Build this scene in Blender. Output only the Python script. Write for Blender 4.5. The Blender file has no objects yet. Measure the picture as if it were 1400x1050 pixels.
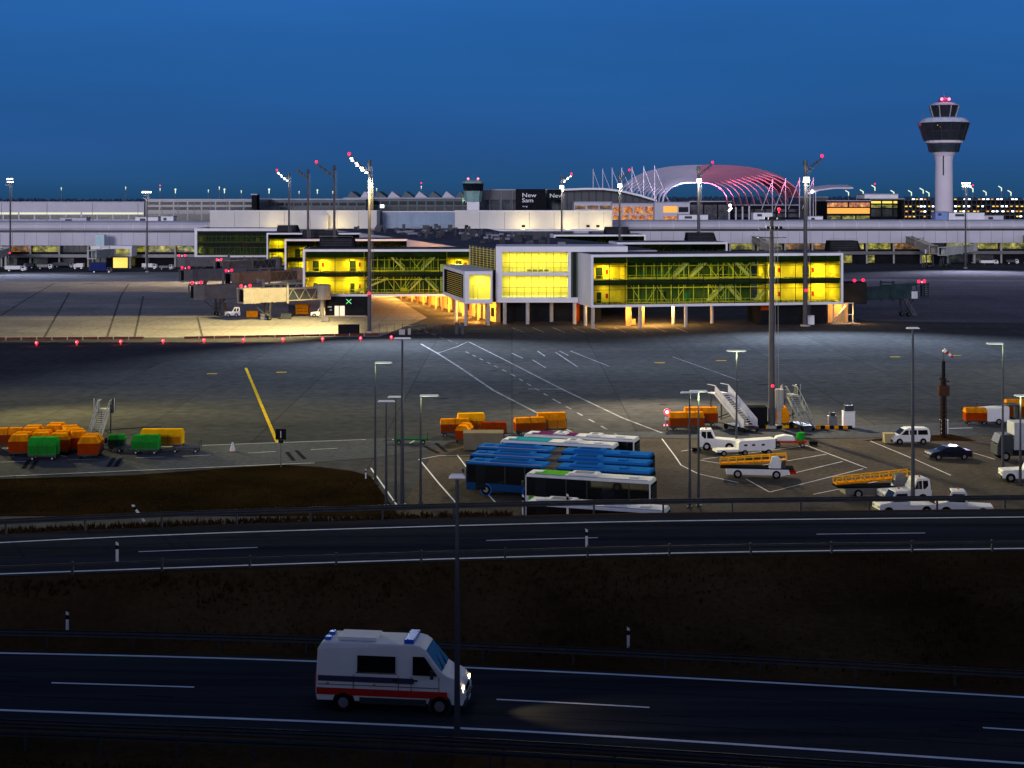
import bpy, bmesh, math, random
from mathutils import Vector
R = math.radians
random.seed(7)
S = bpy.context.scene
COL = S.collection
F = 2000.0; HC = 28.0; HY = 272.0
def gp(px, py, z=0.0):
    Y = F*(HC-z)/(py-HY)
    return Vector(((px-700)/F*Y, Y, z))
def at(px, Y, z=0.0):
    return Vector(((px-700)/F*Y, Y, z))
def zat(py, Y):
    return HC-(py-HY)*Y/F

# ------------------------------------------------------------------ materials
MATS = {}
def M(name, col, rough=.6, metal=0., var=.15, scale=.6, bump=0.):
    if name in MATS: return MATS[name]
    m = bpy.data.materials.new(name); m.use_nodes = True
    nt = m.node_tree; b = nt.nodes['Principled BSDF']
    b.inputs['Roughness'].default_value = rough; b.inputs['Metallic'].default_value = metal
    b.inputs['Specular IOR Level'].default_value = .5 if rough < .3 or metal > .5 else .0
    tc = nt.nodes.new('ShaderNodeTexCoord'); n = nt.nodes.new('ShaderNodeTexNoise')
    n.inputs['Scale'].default_value = scale; n.inputs['Detail'].default_value = 6; n.inputs['Roughness'].default_value = .65
    nt.links.new(tc.outputs['Object'], n.inputs['Vector'])
    r = nt.nodes.new('ShaderNodeValToRGB')
    r.color_ramp.elements[0].position = .3; r.color_ramp.elements[1].position = .7
    r.color_ramp.elements[0].color = tuple(c*(1-var) for c in col)+(1,)
    r.color_ramp.elements[1].color = tuple(min(1, c*(1+var)) for c in col)+(1,)
    nt.links.new(n.outputs['Fac'], r.inputs['Fac']); nt.links.new(r.outputs['Color'], b.inputs['Base Color'])
    if bump:
        bp = nt.nodes.new('ShaderNodeBump'); bp.inputs['Strength'].default_value = bump
        nt.links.new(n.outputs['Fac'], bp.inputs['Height']); nt.links.new(bp.outputs['Normal'], b.inputs['Normal'])
    MATS[name] = m
    return m
def E(name, col, st):
    if name in MATS: return MATS[name]
    m = bpy.data.materials.new(name); m.use_nodes = True
    b = m.node_tree.nodes['Principled BSDF']
    b.inputs['Base Color'].default_value = tuple(c*.3 for c in col)+(1,)
    b.inputs['Emission Color'].default_value = tuple(col)+(1,); b.inputs['Emission Strength'].default_value = st
    MATS[name] = m
    return m
def EW(name, cols, st, sx, sz, pos=(.35, .5, .65)):
    """lit window band: rooms of different brightness"""
    if name in MATS: return MATS[name]
    m = bpy.data.materials.new(name); m.use_nodes = True
    nt = m.node_tree; b = nt.nodes['Principled BSDF']; b.inputs['Roughness'].default_value = .15
    b.inputs['Base Color'].default_value = (.02, .02, .02, 1)
    tc = nt.nodes.new('ShaderNodeTexCoord'); mp = nt.nodes.new('ShaderNodeMapping')
    mp.inputs['Scale'].default_value = (sx, sx, sz)
    v = nt.nodes.new('ShaderNodeTexNoise'); v.inputs['Scale'].default_value = 1; v.inputs['Detail'].default_value = 5; v.inputs['Roughness'].default_value = .75
    r = nt.nodes.new('ShaderNodeValToRGB'); r.color_ramp.interpolation = 'LINEAR'
    r.color_ramp.elements[0].position = pos[0]; r.color_ramp.elements[1].position = pos[2]
    e = r.color_ramp.elements.new(pos[1])
    for el, c in zip(r.color_ramp.elements, cols): el.color = tuple(c)+(1,)
    nt.links.new(tc.outputs['Object'], mp.inputs['Vector']); nt.links.new(mp.outputs['Vector'], v.inputs['Vector'])
    nt.links.new(v.outputs['Fac'], r.inputs['Fac']); nt.links.new(r.outputs['Color'], b.inputs['Emission Color'])
    b.inputs['Emission Strength'].default_value = st
    MATS[name] = m
    return m
def glass_mat(name, tint, gl=.12):
    if name in MATS: return MATS[name]
    m = bpy.data.materials.new(name); m.use_nodes = True; nt = m.node_tree
    for n in list(nt.nodes): nt.nodes.remove(n)
    o = nt.nodes.new('ShaderNodeOutputMaterial'); mx = nt.nodes.new('ShaderNodeMixShader'); mx.inputs[0].default_value = gl
    t = nt.nodes.new('ShaderNodeBsdfTransparent'); t.inputs['Color'].default_value = tuple(tint)+(1,)
    g = nt.nodes.new('ShaderNodeBsdfGlossy'); g.inputs['Roughness'].default_value = .05
    nt.links.new(t.outputs[0], mx.inputs[1]); nt.links.new(g.outputs[0], mx.inputs[2]); nt.links.new(mx.outputs[0], o.inputs[0])
    MATS[name] = m
    return m

white = M('white_cladding', (.74, .73, .75), .5, 0, .06, .3)
cream = M('cream_panel', (.60, .58, .54), .6, 0, .07, .15)
lav = M('grey_cladding', (.50, .49, .54), .5, 0, .08, .12)
greyroof = M('roof_metal', (.30, .30, .35), .45, .2, .12, .1)
dark = M('dark_panel', (.012, .013, .016), .5, 0, .3, .4)
black = M('black_rubber', (.01, .01, .01), .8, 0, .2, 2)
dgrey = M('dark_grey_metal', (.055, .058, .065), .5, .4, .2, .8)
mgrey = M('mid_grey_metal', (.17, .17, .18), .5, .4, .15, .8)
galv = M('galvanised_steel', (.065, .066, .07), .6, .2, .2, 1.5)
polem = M('pole_steel', (.07, .075, .09), .5, .2, .15, .7)
roofcl = M('roof_plant', (.06, .062, .075), .6, .2, .5, .25)
roofdk = M('roof_membrane', (.09, .095, .12), .8, 0, .35, .08)
concw = M('concrete_column', (.38, .37, .35), .8, 0, .15, .7)
yelwall = M('yellow_wall', (.85, .60, .05), .7, 0, .2, .4)
dkgreen = M('dark_green_wall', (.04, .085, .035), .5, 0, .5, .25)
glz = M('dark_glass', (.008, .012, .016), .08, 0, .3, .3)
carglass = M('car_glass', (.006, .007, .009), .06, 0, .2, 1)
orange = M('orange_plastic', (.72, .24, .006), .5, 0, .35, 1.5)
redor = M('red_orange_panel', (.30, .036, .003), .5, 0, .25, .8)
yellowp = M('yellow_paint', (.85, .42, .005), .5, 0, .15, .8)
greenp = M('green_tarp', (.02, .30, .03), .5, 0, .2, .8)
whitep = M('white_paint', (.78, .77, .75), .55, 0, .06, 1)
beigep = M('beige_box_paint', (.45, .37, .2), .6, 0, .1, 1)
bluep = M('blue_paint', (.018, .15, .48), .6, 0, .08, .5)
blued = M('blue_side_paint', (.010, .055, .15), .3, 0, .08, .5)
tealp = M('teal_paint', (.03, .30, .36), .35, 0, .08, .5)
purpp = M('purple_paint', (.16, .03, .11), .35, 0, .08, .5)
limep = M('lime_paint', (.12, .42, .04), .35, 0, .08, .5)
bellow = M('bellows', (.11, .10, .09), .9, 0, .3, 1)
navyp = M('navy_paint', (.008, .011, .025), .2, .3, .1, 1)
redp = M('red_paint', (.45, .02, .015), .4, 0, .1, 1)
rimm = M('rim_alloy', (.4, .4, .42), .35, .8, .1, 2)
jet1 = M('jetbridge_beige', (.25, .235, .20), .55, .1, .15, .6)
jet2 = M('jetbridge_shaded', (.11, .105, .115), .55, .1, .2, .6)  # darker copy of the bridge colour, shade put into it
jet3 = M('jetbridge_dark', (.035, .06, .065), .4, .2, .3, .6)
towerw = M('tower_concrete', (.60, .55, .60), .6, 0, .05, .1)
markw = M('white_road_paint', (.80, .80, .82), .6, 0, .16, .8)
marky = M('yellow_road_paint', (.62, .42, .03), .6, 0, .25, .8)
markf = M('faded_white_paint', (.26, .26, .28), .8, 0, .5, .35)
membr = M('white_membrane', (.62, .56, .64), .7, 0, .08, .1)
e_white = E('lamp_white', (1., .95, .78), 12)
e_cool = E('lamp_cool', (.85, .93, 1.), 5)
e_head = E('headlamp', (1., .72, .3), 12)
e_red = E('lamp_red', (1., .012, .055), 3.2)
e_redw = E('lamp_pink_core', (1., .22, .32), 2.5)
e_yel = E('lit_panel_yellow', (1., .72, .12), 1.1)
e_warm = E('lit_panel_warm', (1., .42, .06), 1.0)
e_green = E('green_sign', (.25, 1., .35), .8)
e_far = E('far_lamp', (.82, 1., .66), 1.1)
w_warm = EW('windows_warm', [(.03, .02, .01), (.25, .11, .02), (1., .6, .18)], .8, .28, .5, (.42, .56, .7))
w_yel = EW('windows_yellow', [(.02, .03, .01), (.35, .32, .04), (1., .85, .25)], .8, .25, .4, (.40, .55, .72))
w_dim = EW('windows_dim', [(.005, .008, .01), (.03, .045, .03), (.5, .45, .12)], .6, .3, .5, (.5, .62, .78))
w_red = EW('windows_orange', [(.03, .01, .01), (.5, .13, .02), (1., .55, .12)], 1.0, .45, .5, (.36, .5, .66))

# ------------------------------------------------------------------ mesh helper
class MB:
    def __init__(s): s.v = []; s.f = []; s.m = []; s.mi = 0
    def add(s, vs, fs):
        o = len(s.v); s.v += [tuple(p) for p in vs]
        for f in fs: s.f.append(tuple(i+o for i in f)); s.m.append(s.mi)
        return s
    def box(s, x0, x1, y0, y1, z0, z1):
        if x0 > x1: x0, x1 = x1, x0
        if y0 > y1: y0, y1 = y1, y0
        return s.add([(x0,y0,z0),(x1,y0,z0),(x1,y1,z0),(x0,y1,z0),(x0,y0,z1),(x1,y0,z1),(x1,y1,z1),(x0,y1,z1)],
            [(0,3,2,1),(4,5,6,7),(0,1,5,4),(1,2,6,5),(2,3,7,6),(3,0,4,7)])
    def cbox(s, c, sx, sy, sz):
        return s.box(c[0]-sx/2, c[0]+sx/2, c[1]-sy/2, c[1]+sy/2, c[2]-sz/2, c[2]+sz/2)
    def prism(s, pts, z0, z1):
        n = len(pts); a = sum(pts[i][0]*pts[(i+1) % n][1]-pts[(i+1) % n][0]*pts[i][1] for i in range(n))
        if a < 0: pts = pts[::-1]
        vs = [(p[0], p[1], z0) for p in pts]+[(p[0], p[1], z1) for p in pts]
        return s.add(vs, [tuple(range(n))[::-1], tuple(range(n, 2*n))]+[(i, (i+1) % n, (i+1) % n+n, i+n) for i in range(n)])
    def prof(s, pts, y0, y1):
        """polygon in x,z extruded along y"""
        n = len(pts); vs = [(p[0], y0, p[1]) for p in pts]+[(p[0], y1, p[1]) for p in pts]
        return s.add(vs, [tuple(range(n)), tuple(range(n, 2*n))[::-1]]+[((i+1) % n, i, i+n, (i+1) % n+n) for i in range(n)])
    def bar(s, p0, p1, w, h=None, n=4, w1=None):
        """square (n=4) or round bar from p0 to p1"""
        p0 = Vector(p0); p1 = Vector(p1); d = (p1-p0).normalized()
        u = d.cross(Vector((0,0,1)))
        if u.length < 1e-3: u = Vector((1,0,0))
        u.normalize(); t = u.cross(d).normalized(); h = h or w; k = 1 if w1 is None else w1/w
        vs = []
        for p, q in ((p0, 1), (p1, k)):
            for i in range(n):
                a = 2*math.pi*(i+.5)/n; f = 1/math.cos(math.pi/n) if n == 4 else 1
                vs.append(p+u*math.cos(a)*w/2*f*q+t*math.sin(a)*h/2*f*q)
        return s.add(vs, [tuple(range(n))[::-1], tuple(range(n, 2*n))]+[(i, (i+1) % n, (i+1) % n+n, i+n) for i in range(n)])
    def cyl(s, c, r, h, n=16, axis='z', r1=None):
        c = Vector(c); a = {'x': Vector((1,0,0)), 'y': Vector((0,1,0)), 'z': Vector((0,0,1))}[axis]
        return s.bar(c, c+a*h, 2*r, None, n, None if r1 is None else 2*r1)
    def lathe(s, prof, n=24, c=(0,0)):
        vs = []; fs = []
        for r, z in prof:
            for i in range(n): a = 2*math.pi*i/n; vs.append((c[0]+r*math.cos(a), c[1]+r*math.sin(a), z))
        for k in range(len(prof)-1):
            for i in range(n): j = (i+1) % n; fs.append((k*n+i, k*n+j, (k+1)*n+j, (k+1)*n+i))
        fs.append(tuple(range(n))[::-1]); fs.append(tuple(range((len(prof)-1)*n, len(prof)*n)))
        return s.add(vs, fs)
    def ball(s, c, r, n=10):
        prof = [(max(.001, r*math.cos(-math.pi/2+math.pi*k/6)), c[2]+r*math.sin(-math.pi/2+math.pi*k/6)) for k in range(7)]
        return s.lathe(prof, n, (c[0], c[1]))
    def strip(s, a, b, flip=False):
        """surface between two polylines"""
        n = len(a); return s.add(list(a)+list(b), [(i, i+1, i+1+n, i+n) if not flip else (i, i+n, i+1+n, i+1) for i in range(n-1)])
def obj(name, mb, mats, parent=None, bevel=0, smooth=False, loc=None, rot=None):
    me = bpy.data.meshes.new(name); me.from_pydata(mb.v, [], mb.f)
    if not isinstance(mats, (list, tuple)): mats = [mats]
    for m in mats: me.materials.append(m)
    if len(mats) > 1: me.polygons.foreach_set('material_index', mb.m)
    if smooth: me.polygons.foreach_set('use_smooth', [True]*len(me.polygons))
    me.update()
    o = bpy.data.objects.new(name, me); COL.objects.link(o)
    if parent: o.parent = parent
    if loc is not None: o.location = loc
    if rot is not None: o.rotation_euler = (0, 0, rot)
    if bevel:
        b = o.modifiers.new('bevel', 'BEVEL'); b.width = bevel; b.segments = 2; b.limit_method = 'ANGLE'
    return o
def tag(o, label, cat, group=None):
    o['label'] = label; o['category'] = cat
    if group: o['group'] = group
    return o
def thing(name, label, cat, loc=(0,0,0), rot=0, group=None):
    o = bpy.data.objects.new(name, None); COL.objects.link(o); o.location = loc; o.rotation_euler = (0,0,rot)
    o.empty_display_size = .5
    return tag(o, label, cat, group)
def struct(o, kind='structure'): o['kind'] = kind; return o
def copy_thing(src, loc, rot, label, group=None):
    r = src.copy(); COL.objects.link(r); r.location = loc; r.rotation_euler = (0,0,rot); r['label'] = label
    if group: r['group'] = group
    kids = {}
    for ch in src.children:
        c = ch.copy(); COL.objects.link(c); c.parent = r
        for g in ch.children:
            d = g.copy(); COL.objects.link(d); d.parent = c
    return r
def lamp(kind, name, loc, energy, col, parent=None, target=None, size=.3, spot=None, blend=.5, shape=None):
    l = bpy.data.lights.new(name, kind); l.energy = energy; l.color = col
    if kind == 'AREA':
        l.size = size
        if shape: l.shape = 'RECTANGLE'; l.size = shape[0]; l.size_y = shape[1]
    else: l.shadow_soft_size = size
    if spot: l.spot_size = R(spot); l.spot_blend = blend
    o = bpy.data.objects.new(name, l); COL.objects.link(o); o.location = loc
    if target is not None:
        o.rotation_euler = (Vector(target)-Vector(loc)).to_track_quat('-Z', 'Y').to_euler()
    if parent: o.parent = parent
    return o
def text(name, body, size, loc, rot, mat, parent, depth=.03, sx=1):
    cu = bpy.data.curves.new(name, 'FONT'); cu.body = body; cu.size = size; cu.extrude = depth; cu.resolution_u = 3
    t = bpy.data.objects.new('tmp', cu); COL.objects.link(t)
    bpy.context.view_layer.update()
    me = bpy.data.meshes.new_from_object(t.evaluated_get(bpy.context.evaluated_depsgraph_get()))
    bpy.data.objects.remove(t); me.name = name; me.materials.clear(); me.materials.append(mat)
    o = bpy.data.objects.new(name, me); COL.objects.link(o); o.location = loc; o.rotation_euler = rot; o.scale = (sx, 1, 1)
    if parent: o.parent = parent
    return o
def interp(pts, x):
    if x <= pts[0][0]: a, b = pts[0], pts[1]
    elif x >= pts[-1][0]: a, b = pts[-2], pts[-1]
    else:
        for a, b in zip(pts, pts[1:]):
            if a[0] <= x <= b[0]: break
    return a[1]+(b[1]-a[1])*(x-a[0])/(b[0]-a[0])
def curve_of(pix, z):
    """photo polyline -> smooth Y(X) at height z"""
    w = [gp(x, y, z) for x, y in pix]; p = [(v.x, v.y) for v in w]
    def f(X):
        return sum(interp(p, X+d) for d in (-6, -3, 0, 3, 6))/5
    return f
def steps(a, b, n): return [a+(b-a)*i/n for i in range(n+1)]

# ------------------------------------------------------------------ sky, sun, camera
w = bpy.data.worlds.new('World'); S.world = w; w.use_nodes = True; nt = w.node_tree
bg = nt.nodes['Background']
sky = nt.nodes.new('ShaderNodeTexSky'); sky.sky_type = 'NISHITA'; sky.sun_disc = False
sky.sun_elevation = R(-3); sky.sun_rotation = R(195)
tc = nt.nodes.new('ShaderNodeTexCoord'); sp = nt.nodes.new('ShaderNodeSeparateXYZ')
nt.links.new(tc.outputs['Generated'], sp.inputs[0])
rp = nt.nodes.new('ShaderNodeValToRGB'); nt.links.new(sp.outputs['Z'], rp.inputs['Fac'])
els = [(0, (.014, .062, .150)), (.012, (.017, .078, .205)), (.036, (.019, .088, .275)), (.086, (.017, .104, .325)), (.135, (.018, .118, .385)), (.3, (.022, .075, .22)), (1, (.062, .074, .125))]
cr = rp.color_ramp
cr.elements[0].position = 0; cr.elements[1].position = 1
cr.elements[0].color = els[0][1]+(1,); cr.elements[1].color = els[-1][1]+(1,)
for p, c in els[1:-1]: e = cr.elements.new(p); e.color = c+(1,)
# afterglow in the western sky behind the camera
mw = nt.nodes.new('ShaderNodeMapRange'); mw.inputs['From Min'].default_value = .1; mw.inputs['From Max'].default_value = -1.
mw.interpolation_type = 'SMOOTHSTEP'
nt.links.new(sp.outputs['Y'], mw.inputs['Value'])
mz = nt.nodes.new('ShaderNodeMapRange'); mz.inputs['From Min'].default_value = .42; mz.inputs['From Max'].default_value = 0
nt.links.new(sp.outputs['Z'], mz.inputs['Value'])
mu = nt.nodes.new('ShaderNodeMath'); mu.operation = 'MULTIPLY'
nt.links.new(mw.outputs[0], mu.inputs[0]); nt.links.new(mz.outputs[0], mu.inputs[1])
gl = nt.nodes.new('ShaderNodeMix'); gl.data_type = 'RGBA'; gl.blend_type = 'ADD'
gl.inputs[7].default_value = (1.5, 1.35, 1.7, 1)
nt.links.new(mu.outputs[0], gl.inputs[0]); nt.links.new(rp.outputs['Color'], gl.inputs[6])
ad = nt.nodes.new('ShaderNodeMix'); ad.data_type = 'RGBA'; ad.blend_type = 'ADD'; ad.inputs[0].default_value = .05
nt.links.new(gl.outputs[2], ad.inputs[6]); nt.links.new(sky.outputs['Color'], ad.inputs[7])
nz = nt.nodes.new('ShaderNodeTexNoise'); nz.inputs['Scale'].default_value = 3.0; nz.inputs['Detail'].default_value = 5
mpn = nt.nodes.new('ShaderNodeMapping'); mpn.inputs['Scale'].default_value = (1, 1, 7); nt.links.new(tc.outputs['Generated'], mpn.inputs['Vector']); nt.links.new(mpn.outputs['Vector'], nz.inputs['Vector'])
nr = nt.nodes.new('ShaderNodeMapRange'); nr.inputs['From Min'].default_value = .3; nr.inputs['From Max'].default_value = .7; nr.inputs['To Min'].default_value = .92; nr.inputs['To Max'].default_value = 1.07
nt.links.new(nz.outputs['Fac'], nr.inputs['Value']); vm = nt.nodes.new('ShaderNodeVectorMath'); vm.operation = 'SCALE'
nt.links.new(ad.outputs[2], vm.inputs[0]); nt.links.new(nr.outputs[0], vm.inputs['Scale'])
nt.links.new(vm.outputs[0], bg.inputs['Color']); bg.inputs['Strength'].default_value = 1.0
sun = lamp('SUN', 'sun', (0, -50, 80), 1.3, (.94, .90, 1.), target=(0+98*math.sin(R(15)), -50+98*math.cos(R(15)), 80-98*math.tan(R(8)))); sun.data.angle = R(12)
cam = bpy.data.cameras.new('camera'); co = bpy.data.objects.new('camera', cam); COL.objects.link(co)
co.location = (0, 0, HC); co.rotation_euler = (R(90), 0, 0); cam.sensor_width = 36; cam.lens = 36*F/1400
cam.shift_y = -(525-HY)/1400; cam.clip_end = 20000; cam.clip_start = .5; S.camera = co
S.view_settings.view_transform = 'Standard'; S.view_settings.look = 'None'; S.view_settings.exposure = 0
S.cycles.use_denoising = True; S.cycles.max_bounces = 5; S.cycles.diffuse_bounces = 2; S.cycles.transparent_max_bounces = 10
S.cycles.sample_clamp_indirect = 3

# ------------------------------------------------------------------ ground
def ground_mat(name, c1, c2, sc, rough=.85, stripes=None, joints=None):
    m = bpy.data.materials.new(name); m.use_nodes = True; nt = m.node_tree; b = nt.nodes['Principled BSDF']
    b.inputs['Roughness'].default_value = rough; b.inputs['Specular IOR Level'].default_value = .0
    tc = nt.nodes.new('ShaderNodeTexCoord')
    n1 = nt.nodes.new('ShaderNodeTexNoise'); n1.inputs['Scale'].default_value = sc; n1.inputs['Detail'].default_value = 8; n1.inputs['Roughness'].default_value = .6
    mp = nt.nodes.new('ShaderNodeMapping'); mp.inputs['Scale'].default_value = stripes or (1, 1, 1)
    nt.links.new(tc.outputs['Object'], mp.inputs['Vector']); nt.links.new(mp.outputs['Vector'], n1.inputs['Vector'])
    n2 = nt.nodes.new('ShaderNodeTexNoise'); n2.inputs['Scale'].default_value = sc*30; n2.inputs['Detail'].default_value = 6
    nt.links.new(tc.outputs['Object'], n2.inputs['Vector'])
    r = nt.nodes.new('ShaderNodeValToRGB'); r.color_ramp.elements[0].position = .35; r.color_ramp.elements[1].position = .66
    r.color_ramp.elements[0].color = c1+(1,); r.color_ramp.elements[1].color = c2+(1,)
    nt.links.new(n1.outputs['Fac'], r.inputs['Fac'])
    mx = nt.nodes.new('ShaderNodeMix'); mx.data_type = 'RGBA'; mx.blend_type = 'MULTIPLY'; mx.inputs[0].default_value = .6
    r2 = nt.nodes.new('ShaderNodeValToRGB'); r2.color_ramp.elements[0].position = .3; r2.color_ramp.elements[1].position = .7
    r2.color_ramp.elements[0].color = (.55, .55, .55, 1); r2.color_ramp.elements[1].color = (1.2, 1.2, 1.2, 1)
    nt.links.new(n2.outputs['Fac'], r2.inputs['Fac']); nt.links.new(r.outputs['Color'], mx.inputs[6]); nt.links.new(r2.outputs['Color'], mx.inputs[7])
    out = mx.outputs[2]
    if joints:
        br = nt.nodes.new('ShaderNodeTexBrick'); br.offset = 0; br.inputs['Scale'].default_value = 1
        br.inputs['Brick Width'].default_value = joints; br.inputs['Row Height'].default_value = joints
        br.inputs['Mortar Size'].default_value = .12; br.inputs['Mortar Smooth'].default_value = .4
        br.inputs['Color1'].default_value = (1, 1, 1, 1); br.inputs['Color2'].default_value = (.84, .84, .84, 1); br.inputs['Mortar'].default_value = (.66, .66, .66, 1)
        nt.links.new(tc.outputs['Object'], br.inputs['Vector'])
        m2 = nt.nodes.new('ShaderNodeMix'); m2.data_type = 'RGBA'; m2.blend_type = 'MULTIPLY'; m2.inputs[0].default_value = 1
        nt.links.new(out, m2.inputs[6]); nt.links.new(br.outputs['Color'], m2.inputs[7]); out = m2.outputs[2]
    nt.links.new(out, b.inputs['Base Color'])
    return m
asph_apron = ground_mat('asphalt_apron', (.060, .063, .070), (.10, .10, .102), .02, stripes=(.5, 1.6, 1), joints=15)
concrete_m = ground_mat('concrete_slabs', (.25, .24, .23), (.36, .35, .33), .03, stripes=(.6, 1.5, 1), joints=7.5)
lavcon_m = ground_mat('pale_asphalt', (.12, .115, .135), (.17, .16, .18), .025, stripes=(.4, 2.0, 1), joints=15)
sodium_m = ground_mat('sodium_tinted_asphalt', (.084, .072, .062), (.125, .108, .092), .06, joints=None)  # brown cast of sodium light put into the asphalt colour
serv_m = ground_mat('service_asphalt', (.075, .082, .095), (.11, .118, .13), .05)
road_m = ground_mat('road_asphalt', (.024, .026, .031), (.050, .052, .058), .8, rough=.95, stripes=(.035, 1, 1))
grass_m = ground_mat('dark_grass_ground', (.038, .021, .009), (.085, .048, .022), .12, rough=1)
verge_m = ground_mat('verge_ground', (.010, .007, .003), (.024, .015, .006), .12, rough=1)

mb = MB(); mb.add([(-6000, 84, -.02), (6000, 84, -.02), (6000, 16000, -.02), (-6000, 16000, -.02)], [(0,1,2,3)])
struct(obj('apron_ground', mb, asph_apron))
def patch(name, pix, z, mat):
    return struct(obj(name, MB().add([gp(x, y, 0)+Vector((0,0,z)) for x, y in pix], [tuple(range(len(pix)))]), mat))
def wpatch(name, pts, z, mat):
    return struct(obj(name, MB().add([(x, y, z) for x, y in pts], [tuple(range(len(pts)))]), mat))
wpatch('concrete_apron', [(-420, 286), (-27, 297), (-20, 345), (-34, 420), (-60, 560), (-420, 560)], .0, concrete_m)
wpatch('aircraft_stand', [(81, 336), (260, 300), (420, 300), (420, 470), (70, 520)], .0, lavcon_m)
patch('parking_yard', [(596, 612), (640, 600), (820, 598), (1000, 602), (1400, 596), (2000, 580), (2300, 690), (1400, 712), (540, 712)], .004, sodium_m)
patch('service_road', [(-700, 640), (0, 612), (250, 609), (500, 600), (600, 597), (640, 599), (594, 613), (520, 625), (380, 636), (0, 652), (-700, 690)], .008, serv_m)
patch('service_lane', [(640, 599), (600, 595), (900, 590), (1400, 575), (2000, 556), (2000, 576), (1400, 595), (1000, 601), (820, 597)], .008, serv_m)
# markings
def stripe(mb, pix, wd, z=.016, dash=None):
    pts = [gp(x, y) for x, y in pix]
    for a, b in zip(pts, pts[1:]):
        d = b-a; L = d.length; d.normalize(); nrm = Vector((-d.y, d.x, 0))*wd/2
        segs = [(0, L)]
        if dash: segs = [(t, min(t+dash[0], L)) for t in [k*(dash[0]+dash[1]) for k in range(int(L/(dash[0]+dash[1]))+1)]]
        for s0, s1 in segs:
            p, q = a+d*s0, a+d*s1; zz = Vector((0,0,z))
            mb.add([p-nrm+zz, p+nrm+zz, q+nrm+zz, q-nrm+zz], [(0,3,2,1)])
mb = MB()
stripe(mb, [(575, 470), (598, 483), (625, 500), (675, 534), (745, 570), (790, 596)], .38)
stripe(mb, [(640, 467), (690, 492), (770, 533), (850, 571), (905, 592)], .32)
stripe(mb, [(722, 532), (768, 532)], .5)
mb.mi = 0
for a in ([(735, 480), (745, 487)], [(760, 482), (790, 502)], [(780, 480), (833, 501)], [(728, 492), (746, 503)], [(765, 480), (777, 486)], [(700, 483), (715, 490)], [(920, 488), (1010, 520)]):
    stripe(mb, a, .28)
stripe(mb, [(637, 481), (700, 512), (760, 548), (860, 604)], .3, dash=(2.6, 3.2))
for k in range(9): stripe(mb, [(700+k*28, 448), (716+k*28, 454.5)], .3)
stripe(mb, [(598, 483), (625, 474), (640, 467)], .25)
stripe(mb, [(560, 445), (625, 470)], .3, dash=(4, 3))
stripe(mb, [(515, 432), (560, 446)], .35, dash=(5, 4))
struct(obj('taxiway_markings', mb, markf))
mb = MB()
stripe(mb, [(507, 640), (542, 690)], .16); stripe(mb, [(573, 628), (600, 661), (630, 695)], .16); stripe(mb, [(625, 622), (660, 668), (680, 690)], .14)
stripe(mb, [(560, 606), (575, 598)], .14); stripe(mb, [(575, 628), (600, 623), (690, 622)], .12)
stripe(mb, [(905, 600), (923, 624), (931, 636), (955, 648), (1010, 660)], .14)
stripe(mb, [(931, 617), (965, 612), (1105, 610), (1185, 640)], .14)
for a in ([(960, 628), (1105, 609)], [(1020, 640), (1130, 621)], [(1060, 653), (1152, 631)], [(1052, 673), (1180, 641)], [(1112, 676), (1230, 652)], [(1020, 655), (1052, 673)], [(955, 629), (1000, 636)]): stripe(mb, a, .13)
stripe(mb, [(1190, 603), (1255, 630), (1300, 650)], .14); stripe(mb, [(1330, 619), (1360, 628)], .12)
stripe(mb, [(1290, 586), (1330, 585)], .3)
stripe(mb, [(0, 651.5), (380, 635), (430, 633)], .15)
stripe(mb, [(0, 632), (250, 624), (480, 612)], .12, dash=(3, 4))
stripe(mb, [(0, 613), (250, 610), (500, 601)], .12)
struct(obj('yard_markings', mb, markw))
mb = MB()
stripe(mb, [(336, 503), (379, 605)], .42)
for x, y in ((290, 511), (385, 509), (902, 496), (986, 493), (1224, 488), (1307, 486)):
    stripe(mb, [(x-7, y), (x+7, y)], .9)
struct(obj('yellow_taxi_markings', mb, marky))
mb = MB()
for x0, y0, x1, y1 in ((32, 641, 40, 629), (43, 641, 50, 630), (148, 638, 156, 626), (158, 638, 166, 626), (392, 618, 402, 630), (405, 616, 417, 628), (140, 588, 220, 583), (580, 610, 600, 620), (596, 606, 610, 618)):
    stripe(mb, [(x0, y0), (x1, y1)], .45, .02)
for k in range(22):
    x = random.uniform(560, 1380); y = random.uniform(485, 575); stripe(mb, [(x, y), (x+random.uniform(6, 26), y-.5)], random.uniform(.2, .5), .013)
struct(obj('tar_patches', mb, M('tar', (.02, .022, .026), .7, 0, .3, .5)))

mb = MB()
for a in ([(0, 432), (40, 407), (75, 387)], [(145, 465), (165, 405), (176, 388)], [(183, 465), (196, 405)], [(215, 400), (235, 400), (262, 398)], [(60, 462), (95, 400)], [(277, 462), (270, 434)], [(1180, 402), (1290, 405), (1400, 415)], [(1160, 424), (1230, 421)]): stripe(mb, a, .45, .014)
for k in range(16):
    x = random.uniform(1180, 1400); y = random.uniform(410, 440); stripe(mb, [(x, y), (x+random.uniform(8, 34), y+.3)], random.uniform(.6, 1.6), .013)
struct(obj('slab_stains', mb, M('stain', (.105, .10, .10), .9, 0, .35, .3)))
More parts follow.
